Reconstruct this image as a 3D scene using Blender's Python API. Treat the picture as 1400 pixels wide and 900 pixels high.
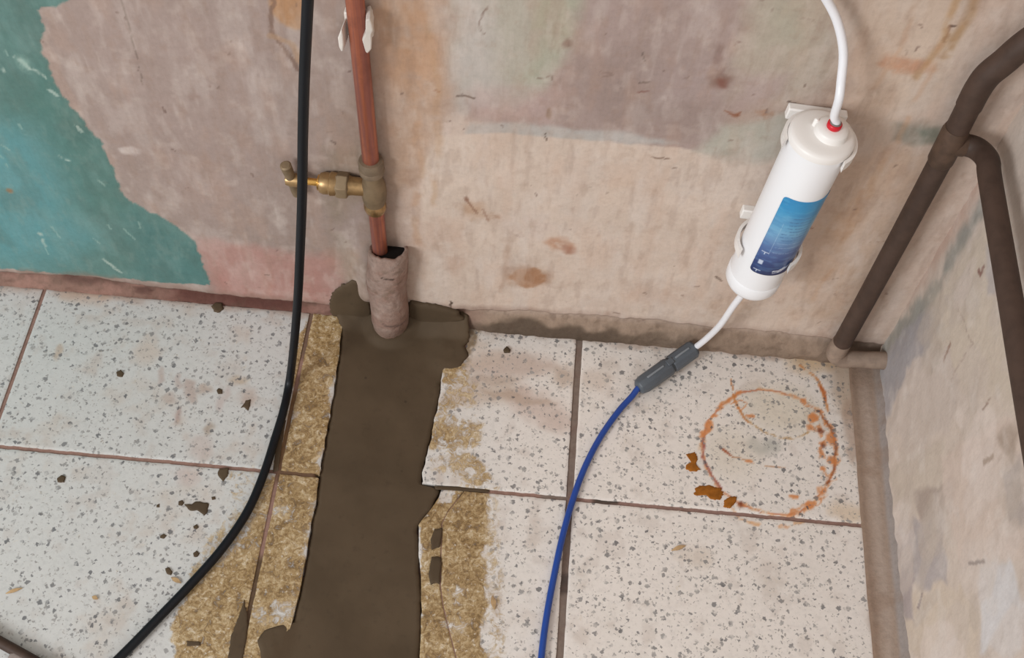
import bpy, math, random
import numpy as np
from mathutils import Matrix, Vector

C = bpy.context.scene.collection
for o in list(bpy.data.objects):
    bpy.data.objects.remove(o)

# ------------------------------------------------------------------ camera
# world: back wall is the plane y = 0, floor is z = 0, x runs right along the wall (metres)
CAM = np.array([0.24204, -0.70170, 1.11069])
FPX = 1614.66                                   # focal length in pixels of a 1400 px wide frame
_p, _y, _r = 1.0063, -0.0251, 0.0684            # pitch below horizontal, yaw, roll
_f = np.array([math.sin(_y)*math.cos(_p), math.cos(_y)*math.cos(_p), -math.sin(_p)])
_a = np.array([math.cos(_y), -math.sin(_y), 0.0])
_b = np.cross(_a, _f)
RIGHT = _a*math.cos(_r) + _b*math.sin(_r)
UP = -_a*math.sin(_r) + _b*math.cos(_r)
FWD = _f
cd = bpy.data.cameras.new('camera')
cam = bpy.data.objects.new('camera', cd)
C.objects.link(cam)
M = Matrix(((RIGHT[0], UP[0], -FWD[0], CAM[0]), (RIGHT[1], UP[1], -FWD[1], CAM[1]),
            (RIGHT[2], UP[2], -FWD[2], CAM[2]), (0, 0, 0, 1)))
cam.matrix_world = M
cd.sensor_width = 36.0
cd.sensor_fit = 'HORIZONTAL'
cd.lens = FPX/1400*36.0
cd.clip_start = 0.01
bpy.context.scene.camera = cam

# ------------------------------------------------------------------ light and exposure
w = bpy.data.worlds.new('room_daylight')
bpy.context.scene.world = w
w.use_nodes = True
bg = w.node_tree.nodes['Background']
bg.inputs[0].default_value = (1.0, 0.98, 0.955, 1)
bg.inputs[1].default_value = 0.72

def area(name, loc, target, size, power, col):
    ld = bpy.data.lights.new(name, 'AREA')
    ld.shape = 'RECTANGLE'
    ld.size, ld.size_y = size
    ld.energy = power
    ld.color = col
    o = bpy.data.objects.new(name, ld)
    C.objects.link(o)
    o.location = loc
    o.rotation_euler = (Vector(target)-Vector(loc)).to_track_quat('-Z', 'Y').to_euler()
    return o
area('window_daylight', (-2.3, -2.9, 2.2), (0.3, -0.1, 0.1), (1.1, 1.3), 105, (0.94, 0.975, 1.0))
area('right_fill_light', (1.0, -2.6, 1.7), (0.4, -0.1, 0.1), (0.9, 1.6), 12, (1.0, 0.97, 0.93))  # added fill lamp to brighten the right side, no known source there

sc = bpy.context.scene
sc.view_settings.view_transform = 'Standard'
sc.view_settings.look = 'None'
sc.view_settings.gamma = 1
sc.view_settings.exposure = 0.0
sc.view_settings.use_curve_mapping = False

# ------------------------------------------------------------------ helpers
WX = 0.626                                       # plane of the right-hand wall

def at(u, v, ax, val):
    """a point of the photograph turned into a point of the plane  axis = val  in the room"""
    d = RIGHT*(u-700)/FPX + UP*(450-v)/FPX + FWD
    t = (val-CAM[ax])/d[ax]
    return CAM + d*t
def onwall(pts): return np.array([at(u, v, 1, 0.0)[[0, 2]] for u, v in pts])
def onfloor(pts): return np.array([at(u, v, 2, 0.0)[[0, 1]] for u, v in pts])
def onright(pts): return np.array([at(u, v, 0, WX)[[1, 2]] for u, v in pts])

_rng = np.random.RandomState(7)
_T = _rng.rand(16, 256, 256)
def vn(x, y, s=0):
    t = _T[s % 16]
    xi = np.floor(x).astype(int); yi = np.floor(y).astype(int)
    fx = x-xi; fy = y-yi
    fx = fx*fx*(3-2*fx); fy = fy*fy*(3-2*fy)
    a = t[xi % 256, yi % 256]; b = t[(xi+1) % 256, yi % 256]
    c = t[xi % 256, (yi+1) % 256]; d = t[(xi+1) % 256, (yi+1) % 256]
    return (a*(1-fx)+b*fx)*(1-fy) + (c*(1-fx)+d*fx)*fy
def fbm(x, y, s=0, o=4):
    v = 0; a = 0.5; n = 0
    for i in range(o):
        v = v + a*vn(x*2**i+i*17.3, y*2**i-i*9.1, s+i); n += a; a *= 0.55
    return v/n
def sst(e0, e1, x):
    t = np.clip((x-e0)/(e1-e0), 0, 1)
    return t*t*(3-2*t)
def segdist(P, pts):
    d = np.full(len(P), 1e9); tt = np.zeros(len(P))
    n = len(pts)-1
    for i in range(n):
        a = pts[i]; b = pts[i+1]; ab = b-a
        t = np.clip(((P-a)@ab)/(ab@ab+1e-12), 0, 1)
        q = P-a-t[:, None]*ab
        dd = np.hypot(q[:, 0], q[:, 1])
        m = dd < d
        d[m] = dd[m]; tt[m] = (i+t[m])/n
    return d, tt
def inpoly(P, pts):
    x, y = P[:, 0], P[:, 1]
    ins = np.zeros(len(P), bool)
    j = len(pts)-1
    for i in range(len(pts)):
        xi, yi = pts[i]; xj, yj = pts[j]
        if yi != yj:
            c = ((yi > y) != (yj > y)) & (x < (xj-xi)*(y-yi)/(yj-yi)+xi)
            ins ^= c
        j = i
    return ins
def lin(c):
    c = np.asarray(c, float)/255.0
    return np.where(c <= 0.04045, c/12.92, ((c+0.055)/1.055)**2.4)

class Paint:
    """albedo of a surface at points P (metres in the surface's own plane); colours as sRGB 0..255"""
    def __init__(s, P, base):
        s.P = np.asarray(P, float)
        s.col = np.tile(np.array(base, float), (len(P), 1))
        s.k = 0
    def _sub(s, pts, pad):
        lo = pts.min(0)-pad; hi = pts.max(0)+pad
        return np.nonzero(((s.P >= lo) & (s.P <= hi)).all(1))[0]
    def warp(s, P, wob, fr):
        s.k += 1; k = s.k
        wx = fbm(P[:, 0]*fr+k*3.1, P[:, 1]*fr, k, 3)-.5
        wy = fbm(P[:, 0]*fr, P[:, 1]*fr+k*5.7, k+3, 3)-.5
        return P+np.stack([wx, wy], 1)*2*wob
    def apply(s, idx, m, c):
        s.col[idx] = s.col[idx]*(1-m[:, None]) + np.array(c, float)*m[:, None]
    def mask(s, pts, soft=.003, wob=.004, fr=60, br=0, bf=90):
        idx = s._sub(pts, soft*3+wob*2)
        if len(idx) == 0: return idx, np.zeros(0)
        P = s.warp(s.P[idx], wob, fr)
        d, _ = segdist(P, np.vstack([pts, pts[:1]]))
        d = np.where(inpoly(P, pts), d, -d)
        m = sst(-soft, soft, d)
        if br > 0:
            n = fbm(P[:, 0]*bf, P[:, 1]*bf, s.k+5, 4)
            m = m*sst(br-.15, br+.15, n+.5*(1-br)*0)
        return idx, m
    def fill(s, pts, c, al=1, **k):
        idx, m = s.mask(pts, **k)
        if len(idx): s.apply(idx, m*al, c)
    def line(s, pts, wd, c, al=1, wob=.002, fr=80, soft=.5, br=0, bf=150, taper=False):
        idx = s._sub(pts, wd*2+wob*2)
        if len(idx) == 0: return
        P = s.warp(s.P[idx], wob, fr)
        d, t = segdist(P, pts)
        ww = wd*(np.sin(np.clip(t, .02, .98)*math.pi)**.5 if taper else 1)
        m = 1-sst(ww*(1-soft), ww*(1+soft*.4)+1e-6, d)
        if br > 0:
            n = fbm(P[:, 0]*bf, P[:, 1]*bf, s.k+5, 3)
            m = m*sst(br-.12, br+.12, n)
        s.apply(idx, m*al, c)
    def blob(s, c0, rx, ry, c, al=1, soft=.6, wob=.003, fr=90, rot=0, br=0):
        a = np.linspace(0, 2*math.pi, 14, endpoint=False)
        pts = np.stack([np.cos(a)*rx, np.sin(a)*ry], 1)
        R = np.array([[math.cos(rot), math.sin(rot)], [-math.sin(rot), math.cos(rot)]])
        s.fill(pts@R+c0, c, al, soft=soft*min(rx, ry), wob=wob, fr=fr, br=br)
    def mottle(s, amp, fr, c, st=(1, 1), lo=.5, hi=.7, seed=0):
        n = fbm(s.P[:, 0]*fr*st[0], s.P[:, 1]*fr*st[1], seed, 4)
        m = sst(lo, hi, n)*amp
        s.col = s.col*(1-m[:, None])+np.array(c, float)*m[:, None]
    def rgba(s):
        return np.concatenate([lin(np.clip(s.col, 0, 255)), np.ones((len(s.col), 1))], 1)

def setattr_col(me, rgba, name='Col'):
    a = me.color_attributes.new(name, 'FLOAT_COLOR', 'POINT')
    a.data.foreach_set('color', np.ascontiguousarray(rgba, dtype=np.float32).ravel())
def setattr_f(me, v, name):
    a = me.attributes.new(name, 'FLOAT', 'POINT')
    a.data.foreach_set('value', np.ascontiguousarray(v, dtype=np.float32))
def link(name, me, mat, parent=None, smooth=True, sharp=None):
    if mat: me.materials.append(mat)
    if smooth:
        me.polygons.foreach_set('use_smooth', [True]*len(me.polygons))
        if sharp: me.set_sharp_from_angle(angle=math.radians(sharp))
    o = bpy.data.objects.new(name, me)
    C.objects.link(o)
    if parent: o.parent = parent
    return o
def mesh_from(name, V, F):
    me = bpy.data.meshes.new(name)
    me.from_pydata(np.asarray(V).tolist(), [], F if isinstance(F, list) else F.tolist())
    me.update()
    return me
def gridfaces(n, m, wrap=False, flip=False):
    i, j = np.meshgrid(np.arange(n if wrap else n-1), np.arange(m-1), indexing='ij')
    i2 = (i+1) % n
    f = np.stack([i*m+j, i2*m+j, i2*m+j+1, i*m+j+1], -1).reshape(-1, 4)
    return f[:, ::-1] if flip else f
def thing(o, label, cat, group=None):
    o['label'] = label; o['category'] = cat
    if group: o['group'] = group
    return o
def empty(name, loc, label, cat, group=None):
    o = bpy.data.objects.new(name, None)
    C.objects.link(o); o.location = loc; o.empty_display_size = .02
    bpy.context.view_layer.update()
    return thing(o, label, cat, group)
def child(o, parent):
    """parent while keeping the world position (parents are never rotated)"""
    o.parent = parent
    o.location = Vector(o.location)-Vector(parent.matrix_world.translation)
    return o
def struct(o):
    o['kind'] = 'structure'
    return o

class MB:
    """collects shapes into one mesh"""
    def __init__(s): s.V = []; s.F = []; s.n = 0
    def add(s, V, F):
        V = np.asarray(V, float)
        s.V.append(V); s.F += [tuple(int(i)+s.n for i in f) for f in F]; s.n += len(V)
        return s
    def lathe(s, prof, o=(0, 0, 0), axis=(0, 0, 1), seg=40, cap=True):
        ax = Vector(axis).normalized()
        q = Vector((0, 0, 1)).rotation_difference(ax).to_matrix()
        Q = np.array(q)
        V = []
        a = np.arange(seg)*2*math.pi/seg
        for r, z in prof:
            V.append(np.stack([r*np.cos(a), r*np.sin(a), np.full(seg, z)], 1))
        V = np.concatenate(V)@Q.T+np.array(o)
        F = []
        for i in range(len(prof)-1):
            for j in range(seg):
                k = (j+1) % seg
                F.append((i*seg+j, i*seg+k, (i+1)*seg+k, (i+1)*seg+j))
        if cap:
            F.append(tuple(range(seg))[::-1]); F.append(tuple((len(prof)-1)*seg+j for j in range(seg)))
        return s.add(V, F)
    def tube(s, pts, r, seg=14, sub=8, smooth=True, cap=True):
        P = np.asarray(pts, float)
        if smooth: P = catmull(P, sub)
        R = np.interp(np.linspace(0, 1, len(P)), np.linspace(0, 1, len(r)), r) if hasattr(r, '__len__') else np.full(len(P), r)
        T = np.gradient(P, axis=0); T /= np.linalg.norm(T, axis=1)[:, None]
        n = np.cross(T[0], [0.3, 0.5, 0.8]); n /= np.linalg.norm(n)
        a = np.arange(seg)*2*math.pi/seg
        V = []
        for i in range(len(P)):
            n = n-T[i]*(n@T[i]); n /= np.linalg.norm(n)
            b = np.cross(T[i], n)
            V.append(P[i]+R[i]*(np.cos(a)[:, None]*n+np.sin(a)[:, None]*b))
        V = np.concatenate(V); F = []
        for i in range(len(P)-1):
            for j in range(seg):
                k = (j+1) % seg
                F.append((i*seg+j, i*seg+k, (i+1)*seg+k, (i+1)*seg+j))
        if cap:
            F.append(tuple(range(seg))[::-1]); F.append(tuple((len(P)-1)*seg+j for j in range(seg)))
        return s.add(V, F)
    def prism(s, poly, h0, h1, fn):
        """extrude a 2-D outline from h0 to h1; fn(p, q, h) -> xyz"""
        n = len(poly)
        V = [fn(p, q, h0) for p, q in poly]+[fn(p, q, h1) for p, q in poly]
        F = [tuple(range(n))[::-1], tuple(range(n, 2*n))]
        F += [(i, (i+1) % n, n+(i+1) % n, n+i) for i in range(n)]
        return s.add(V, F)
    def build(s, name, mat, parent=None, sharp=40, bevel=0, origin=None):
        me = bpy.data.meshes.new(name)
        V = np.concatenate(s.V)
        o0 = np.array(origin if origin is not None else (0, 0, 0), float)
        me.from_pydata((V-o0).tolist(), [], s.F); me.update()
        import bmesh
        bm = bmesh.new(); bm.from_mesh(me); bmesh.ops.recalc_face_normals(bm, faces=bm.faces); bm.to_mesh(me); bm.free()
        o = link(name, me, mat, None, True, sharp)
        o.location = o0
        if bevel:
            b = o.modifiers.new('bevel', 'BEVEL'); b.width = bevel; b.segments = 2; b.limit_method = 'ANGLE'
        if parent: child(o, parent)
        return o
def catmull(P, sub):
    Q = np.vstack([2*P[0]-P[1], P, 2*P[-1]-P[-2]])
    out = []
    for i in range(1, len(Q)-2):
        p0, p1, p2, p3 = Q[i-1:i+3]
        for t in np.arange(sub)/sub:
            out.append(.5*((2*p1)+(-p0+p2)*t+(2*p0-5*p1+4*p2-p3)*t*t+(-p0+3*p1-3*p2+p3)*t**3))
    out.append(P[-1])
    return np.array(out)

# ------------------------------------------------------------------ materials
class N:
    def __init__(s, name):
        s.m = bpy.data.materials.new(name); s.m.use_nodes = True
        s.t = s.m.node_tree; s.b = s.t.nodes['Principled BSDF']
    def n(s, ty, **k):
        x = s.t.nodes.new(ty)
        for a, b in k.items():
            if a.startswith('i_'):
                x.inputs[int(a[2:]) if a[2:].isdigit() else a[2:]].default_value = b
            else: setattr(x, a, b)
        return x
    def l(s, a, b): s.t.links.new(a, b)
    def val(s, x, sock):
        if hasattr(x, 'links') or isinstance(x, bpy.types.NodeSocket): s.l(x, sock)
        else: sock.default_value = x
    def math(s, op, a, b=0.0, clamp=False):
        x = s.n('ShaderNodeMath', operation=op, use_clamp=clamp)
        s.val(a, x.inputs[0]); s.val(b, x.inputs[1])
        return x.outputs[0]
    def noise(s, vec, scale, detail=4, rough=.55, dist=0, out=0):
        x = s.n('ShaderNodeTexNoise')
        x.inputs['Scale'].default_value = scale; x.inputs['Detail'].default_value = detail
        x.inputs['Roughness'].default_value = rough; x.inputs['Distortion'].default_value = dist
        s.l(vec, x.inputs['Vector'])
        return x.outputs[out]
    def mix(s, f, a, b, blend='MIX'):
        x = s.n('ShaderNodeMix', data_type='RGBA', blend_type=blend)
        s.val(f, x.inputs[0])
        for v, i in ((a, 6), (b, 7)):
            if isinstance(v, (tuple, list)): x.inputs[i].default_value = (*v[:3], 1)
            else: s.l(v, x.inputs[i])
        return x.outputs[2]
    def ramp(s, f, stops):
        x = s.n('ShaderNodeValToRGB')
        e = x.color_ramp.elements
        while len(e) < len(stops): e.new(.5)
        for k, (p, c) in enumerate(stops):
            e[k].position = p; e[k].color = (*c, 1)
        s.l(f, x.inputs[0])
        return x.outputs[0]
    def mr(s, v, a, b, c=0., d=1.):
        x = s.n('ShaderNodeMapRange', interpolation_type='SMOOTHSTEP')
        s.l(v, x.inputs[0])
        for i, q in enumerate((a, b, c, d)): s.val(q, x.inputs[i+1])
        return x.outputs[0]
    def obj(s): return s.n('ShaderNodeTexCoord').outputs['Object']
    def pos(s): return s.n('ShaderNodeNewGeometry').outputs['Position']
    def attr(s, name, out='Color'): return s.n('ShaderNodeAttribute', attribute_name=name).outputs[out]
    def bump(s, h, dist, strength=1):
        x = s.n('ShaderNodeBump'); x.inputs['Distance'].default_value = dist; x.inputs['Strength'].default_value = strength
        s.l(h, x.inputs['Height']); s.l(x.outputs[0], s.b.inputs['Normal'])
    def fin(s, col, rough=.7, spec=.5, metal=0):
        if isinstance(col, (tuple, list)): s.b.inputs['Base Color'].default_value = (*col[:3], 1)
        else: s.l(col, s.b.inputs['Base Color'])
        s.val(rough, s.b.inputs['Roughness'])
        s.b.inputs['Specular IOR Level'].default_value = spec
        s.b.inputs['Metallic'].default_value = metal
        return s.m
def L(*c): return tuple(float(v) for v in lin(c))

def m_plaster(name, bump=.0004, a1=.07, a2=.07):
    n = N(name); p = n.pos()
    c = n.attr('Col')
    big = n.noise(p, 26, 6, .6, .4); fine = n.noise(p, 230, 5, .65)
    c = n.mix(n.mr(big, .35, .7, 0, 1), c, n.mix(1.0, c, (1-a1, 1-a1*1.08, 1-a1*1.2), 'MULTIPLY'))
    c = n.mix(n.mr(fine, .4, .72, 0, 1), c, n.mix(1.0, c, (1-a2, 1-a2, 1-a2), 'MULTIPLY'))
    stm = n.n('ShaderNodeMapping'); stm.inputs['Scale'].default_value = (420, 420, 70); n.l(p, stm.inputs[0])
    c = n.mix(n.mr(n.noise(stm.outputs[0], 1.0, 4, .7), .42, .7, 0, .45), c, n.mix(1.0, c, (.90, .885, .87), 'MULTIPLY'))
    c = n.mix(n.mr(n.noise(p, 60, 5, .7), .56, .75, 0, .35), c, n.mix(1.0, c, (1.06, 1.06, 1.06), 'MULTIPLY'))
    h = n.math('ADD', n.math('MULTIPLY', n.noise(p, 45, 5), 1.0), n.math('MULTIPLY', fine, .35))
    n.bump(h, bump)
    return n.fin(c, .85, .25)
def m_tile():
    n = N('terrazzo'); p = n.pos()
    base = n.attr('Col'); grime = n.attr('grime', 'Fac'); chipf = n.attr('chip', 'Fac')
    wv = n.n('ShaderNodeVectorMath', operation='SCALE'); n.l(n.n('ShaderNodeTexNoise').outputs[1], wv.inputs[0])
    tn = wv.inputs[0].links[0].from_node; tn.inputs['Scale'].default_value = 330; tn.inputs['Detail'].default_value = 2
    n.l(p, tn.inputs['Vector']); wv.inputs['Scale'].default_value = .0060
    ad = n.n('ShaderNodeVectorMath', operation='ADD'); n.l(p, ad.inputs[0]); n.l(wv.outputs[0], ad.inputs[1])
    flat = n.n('ShaderNodeVectorMath', operation='MULTIPLY'); n.l(ad.outputs[0], flat.inputs[0]); flat.inputs[1].default_value = (1, 1, 0)
    c = base
    c = n.mix(n.mr(n.noise(p, 18, 5, .6), .4, .7, 0, .55), c, n.mix(1.0, c, (.95, .955, .95), 'MULTIPLY'))
    c = n.mix(n.mr(n.noise(p, 170, 4, .6), .45, .7, 0, .8), c, n.mix(1.0, c, (.90, .90, .90), 'MULTIPLY'))
    for sc_, lo, rmax, dark, mid, mx in ((122, .42, .39, L(76, 77, 82), L(156, 153, 150), .80), (180, .45, .38, L(88, 88, 92), L(160, 156, 152), .8), (320, .45, .38, L(112, 106, 102), L(170, 164, 158), .65)):
        v = n.n('ShaderNodeTexVoronoi'); v.inputs['Scale'].default_value = sc_; v.distance = 'MINKOWSKI'
        v.inputs['Exponent'].default_value = 1.3; v.voronoi_dimensions = '2D'
        n.l(flat.outputs[0], v.inputs['Vector'])
        sp = n.n('ShaderNodeSeparateColor'); n.l(v.outputs['Color'], sp.inputs[0])
        thr = n.mr(sp.outputs[0], lo, 1.0, 0.0, rmax)
        d = n.math('SUBTRACT', thr, v.outputs['Distance'])
        m = n.math('MULTIPLY', n.math('MULTIPLY', n.mr(d, 0.0, .10, 0, mx), n.mr(n.noise(p, 55+sc_*.1, 3), .36, .54, .15, 1)), chipf)
        cc = n.mix(n.math('POWER', sp.outputs[1], 1.3), dark, mid)
        c = n.mix(m, c, cc)
    # yellow-brown grime rubbed into the worn strips beside the trench
    gn = n.noise(p, 120, 8, .72, .9); gn2 = n.noise(p, 330, 4, .65, .6); gn3 = n.noise(p, 28, 5, .6)
    gc = n.ramp(n.math('ADD', n.math('MULTIPLY', gn, .75), n.math('MULTIPLY', gn3, .25)), [(.36, L(96, 72, 40)), (.44, L(140, 111, 68)), (.51, L(172, 144, 100)), (.58, L(198, 176, 140)), (.66, L(220, 208, 190))])
    gc = n.mix(n.mr(gn2, .46, .62, 0, .9), gc, n.mix(1.0, gc, (.66, .60, .48), 'MULTIPLY'))
    gc = n.mix(n.mr(n.noise(p, 200, 4, .7), .58, .68, 0, .7), gc, (*L(222, 212, 196), 1))
    gf = n.mr(n.math('ADD', grime, n.math('MULTIPLY', n.math('SUBTRACT', gn, .5), 2.2)), .22, .68, 0, .96)
    c = n.mix(gf, c, gc)
    n.bump(n.math('ADD', n.math('MULTIPLY', gn, grime), n.math('MULTIPLY', n.noise(p, 300, 3), .12)), .0012)
    return n.fin(c, .55, .3)
def m_simple(name, col, rough=.5, spec=.5, metal=0, var=.1, vs=60, bump=0):
    n = N(name); p = n.obj()
    nz = n.noise(p, vs, 5, .6)
    c = n.mix(n.mr(nz, .35, .7, 0, 1), (*col, 1), (*[v*(1-var) for v in col], 1))
    if bump: n.bump(nz, bump)
    return n.fin(c, rough, spec, metal)
def m_attr(name, rough=.8, spec=.3, bump=.0004, fs=260, amp=.15):
    n = N(name); p = n.pos(); c = n.attr('Col')
    fine = n.noise(p, fs, 5, .65)
    c = n.mix(n.mr(fine, .38, .7, 0, 1), c, n.mix(1.0, c, (1-amp, 1-amp, 1-amp), 'MULTIPLY'))
    n.bump(n.math('ADD', fine, n.noise(p, 60, 4)), bump)
    return n.fin(c, rough, spec)

MT = {}
MT['plaster'] = m_plaster('old_plaster')
MT['plaster_right'] = m_plaster('old_plaster_side', .0007, .05, .06)
MT['tile'] = m_tile()
MT['grout'] = m_attr('grout')
MT['mortar_strip'] = m_attr('mortar_strip', bump=.0006, fs=220, amp=.12)
def m_cement():
    n = N('wet_cement'); p = n.pos()
    a = n.noise(p, 14, 4, .5); b = n.noise(p, 120, 5, .6)
    c = n.mix(n.mr(a, .35, .7), (*L(86, 71, 54), 1), (*L(77, 63, 47), 1))
    c = n.mix(n.mr(b, .55, .75, 0, .5), c, (*L(70, 57, 43), 1))
    v = n.n('ShaderNodeTexVoronoi'); v.inputs['Scale'].default_value = 26; n.l(p, v.inputs['Vector'])
    c = n.mix(n.mr(v.outputs['Distance'], .015, .055, .55, 0), c, (*L(45, 36, 28), 1))
    n.bump(n.math('ADD', n.math('MULTIPLY', a, 1.0), n.math('MULTIPLY', b, .12)), .0009)
    return n.fin(c, .75, .25)
MT['cement'] = m_cement()
def m_copper():
    n = N('aged_copper'); p = n.obj()
    st = n.n('ShaderNodeMapping'); st.inputs['Scale'].default_value = (170, 170, 7); n.l(p, st.inputs[0])
    a = n.noise(st.outputs[0], 1.0, 4, .6); b = n.noise(p, 34, 5, .6)
    c = n.mix(n.mr(a, .36, .62), (*L(186, 112, 84), 1), (*L(150, 94, 84), 1))
    c = n.mix(n.mr(b, .5, .75, 0, .5), c, (*L(124, 78, 66), 1))
    return n.fin(c, n.mr(b, .3, .7, .34, .5), .5, .6)
MT['copper'] = m_copper()
MT['brass'] = m_simple('aged_brass', L(172, 140, 98), .38, .5, .7, .35, 90)
MT['brass_dull'] = m_simple('dull_brass', L(140, 120, 94), .6, .4, .4, .3, 70, .0002)
MT['brass_shiny'] = m_simple('worn_gold_brass', L(176, 142, 98), .3, .5, .75, .4, 120)
MT['brass_grey'] = m_simple('plaster_dusted_brass', L(136, 118, 98), .6, .4, .25, .3, 80, .0003)
MT['brass_bright'] = m_simple('bright_brass', L(222, 172, 96), .2, .5, 1, .1, 60)
MT['iron'] = m_simple('brown_painted_iron', L(76, 59, 50), .6, .3, 0, .3, 55, .0006)
MT['iron_fit'] = m_simple('scuffed_iron', L(88, 68, 55), .6, .35, 0, .4, 80, .0006)
MT['stub'] = m_simple('plaster_smeared_pipe', L(150, 130, 115), .8, .3, 0, .25, 90, .0008)
MT['white'] = m_simple('white_plastic', L(236, 236, 238), .35, .5, 0, .02, 20)
MT['white_clip'] = m_simple('ivory_white_plastic', L(238, 234, 230), .4, .5, 0, .03, 20)
MT['tube_white'] = m_simple('white_tubing', L(232, 232, 236), .35, .5, 0, .03, 40)
MT['red'] = m_simple('red_plastic', L(205, 22, 40), .35, .5, 0, .1, 60)
MT['grey_grip'] = m_simple('grey_collet', L(120, 112, 108), .45, .5, 0, .1, 60)
MT['connector'] = m_simple('dark_grey_plastic', L(84, 90, 97), .42, .45, 0, .12, 120)
MT['connector_rib'] = m_simple('highlit_grey_plastic', L(124, 130, 136), .4, .5, 0, .1, 120)  # lighter copy of the connector grey, a painted highlight for its ribs
MT['connector_dark'] = m_simple('darker_grey_plastic', L(58, 62, 66), .5, .4, 0, .12, 120)
MT['blue'] = m_simple('blue_tubing', L(30, 70, 152), .3, .5, 0, .12, 40)
MT['black'] = m_simple('black_cable', L(13, 16, 22), .45, .3, 0, .15, 40)
MT['clip_white'] = m_simple('white_pipe_clip', L(222, 214, 206), .5, .4, 0, .08, 90)
MT['hole'] = m_simple('hole_shade', L(28, 24, 22), .9, .2, 0, .2, 60)  # near black, stands for the shade inside the sleeve
MT['rust'] = m_simple('orange_brown_rust', L(160, 98, 34), .9, .2, 0, .3, 160, .0006)
MT['wood'] = m_simple('pale_wood_shaving', L(190, 158, 118), .8, .2, 0, .3, 200)
MT['rod'] = m_simple('dark_brown_wood', L(72, 54, 44), .6, .3, 0, .35, 60, .0004)
MT['lump'] = m_simple('grey_rubble', L(150, 136, 130), .85, .2, 0, .2, 90, .0006)
MT['label'] = m_attr('printed_label', .3, .5, .00002, 500, .03)

# ------------------------------------------------------------------ back wall
BL = onwall([(-80, 362), (0, 371), (60, 375), (130, 379), (200, 391), (300, 402), (420, 414), (470, 418), (560, 418), (640, 424), (700, 424), (800, 431), (900, 438), (960, 446), (1050, 453), (1150, 465), (1215, 472)])
def ztop(x):
    z = np.interp(x, BL[:, 0], BL[:, 1])
    return z+(fbm(x*55, x*0+3.3, 2, 4)-.5)*.008
xs = np.concatenate([np.linspace(-1.1, -.40, 110)[:-1], np.arange(-.40, .64, .0015)])
ts = np.concatenate([np.linspace(0, .60, 290), np.linspace(.606, 1.5, 120)])
X, Tz = np.meshgrid(xs, ts, indexing='ij')
zt = np.maximum(ztop(xs), .004)[:, None]
Z = zt+Tz
P = np.stack([X.ravel(), Z.ravel()], 1)
pw = Paint(P, (176, 156, 144))
wl = onwall
# broad zones of plaster and old paint, the left darkened for its dimmer light
pw.fill(np.vstack([[(-1.2, 1.6), (.08, 1.6), (.085, .7)], wl([(490, 0), (500, 100), (505, 430)]), [(-1.2, .0)]]), (156, 139, 131), soft=.02, wob=.012)
pw.fill(wl([(60, -20), (400, -20), (400, 200), (300, 330), (130, 180)]), (163, 144, 137), .6, soft=.05, wob=.02, fr=20)
pw.fill(wl([(560, 160), (1100, 190), (1240, 60), (1420, -60), (1420, 500), (560, 470)]), (199, 180, 167), soft=.02, wob=.012)
pw.fill(wl([(500, -80), (606, -80), (618, 60), (612, 130), (590, 190), (565, 250), (540, 260), (520, 120)]), (184, 154, 132), .8, soft=.014, wob=.008)
pw.fill(wl([(520, -60), (600, -60), (600, 60), (590, 130), (530, 140)]), (194, 150, 116), .5, soft=.02, wob=.01, br=.45, bf=40)
pw.fill(wl([(608, -90), (805, -90), (786, 60), (748, 128), (705, 152), (640, 142), (618, 60)]), (175, 169, 156), .9, soft=.010, wob=.008)
pw.fill(wl([(612, -60), (665, -60), (672, 60), (690, 130), (660, 170), (625, 150)]), (182, 174, 168), .8, soft=.014, wob=.01)
pw.fill(wl([(775, -60), (810, -60), (800, 30), (772, 80), (735, 112), (712, 108), (745, 50)]), (164, 163, 145), .7, soft=.008, wob=.004)
pw.fill(wl([(740, -20), (760, -20), (745, 38), (728, 40)]), (150, 152, 128), .4, soft=.005, wob=.003)
pw.fill(wl([(795, -90), (1048, -90), (1030, 30), (1008, 60), (1004, 120), (990, 185), (955, 210), (880, 200), (700, 170), (640, 162), (640, 140), (705, 152), (752, 126), (788, 60)]), (163, 144, 138), .92, soft=.008, wob=.007)
pw.fill(wl([(800, 70), (980, 80), (985, 170), (900, 185), (790, 150)]), (146, 128, 121), .6, soft=.03, wob=.012, fr=25)
pw.fill(wl([(890, 90), (985, 85), (980, 130), (910, 135)]), (172, 154, 150), .6, soft=.02, wob=.01, fr=25)
pw.fill(wl([(650, 120), (760, 128), (750, 168), (650, 165)]), (180, 156, 150), .6, soft=.012, wob=.008)
pw.fill(wl([(640, 166), (720, 168), (860, 182), (930, 196), (860, 197), (780, 190), (690, 184), (640, 182)]), (180, 176, 172), .85, soft=.004, wob=.003)
pw.fill(wl([(600, 184), (690, 182), (780, 190), (860, 196), (930, 203), (990, 218), (1085, 225), (1120, 460), (560, 440), (580, 330), (575, 240)]), (206, 188, 174), .9, soft=.0016, wob=.003)
pw.fill(wl([(985, 172), (1040, 165), (1085, 150), (1082, 215), (1030, 222), (985, 216), (950, 206)]), (176, 172, 160), .9, soft=.008, wob=.005)
pw.fill(wl([(1040, -60), (1150, -60), (1150, 100), (1115, 120), (1080, 140), (1000, 130), (1012, 55)]), (176, 164, 150), .85, soft=.014, wob=.008)
pw.fill(wl([(1050, -10), (1110, 0), (1100, 60), (1050, 60)]), (172, 170, 152), .5, soft=.02, wob=.008)
pw.fill(wl([(1010, 100), (1080, 100), (1070, 130), (1000, 150)]), (172, 150, 148), .6, soft=.012, wob=.006)
pw.fill(wl([(1160, -40), (1330, -40), (1290, 120), (1200, 190), (1165, 140)]), (204, 184, 166), .7, soft=.02, wob=.012)
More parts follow.
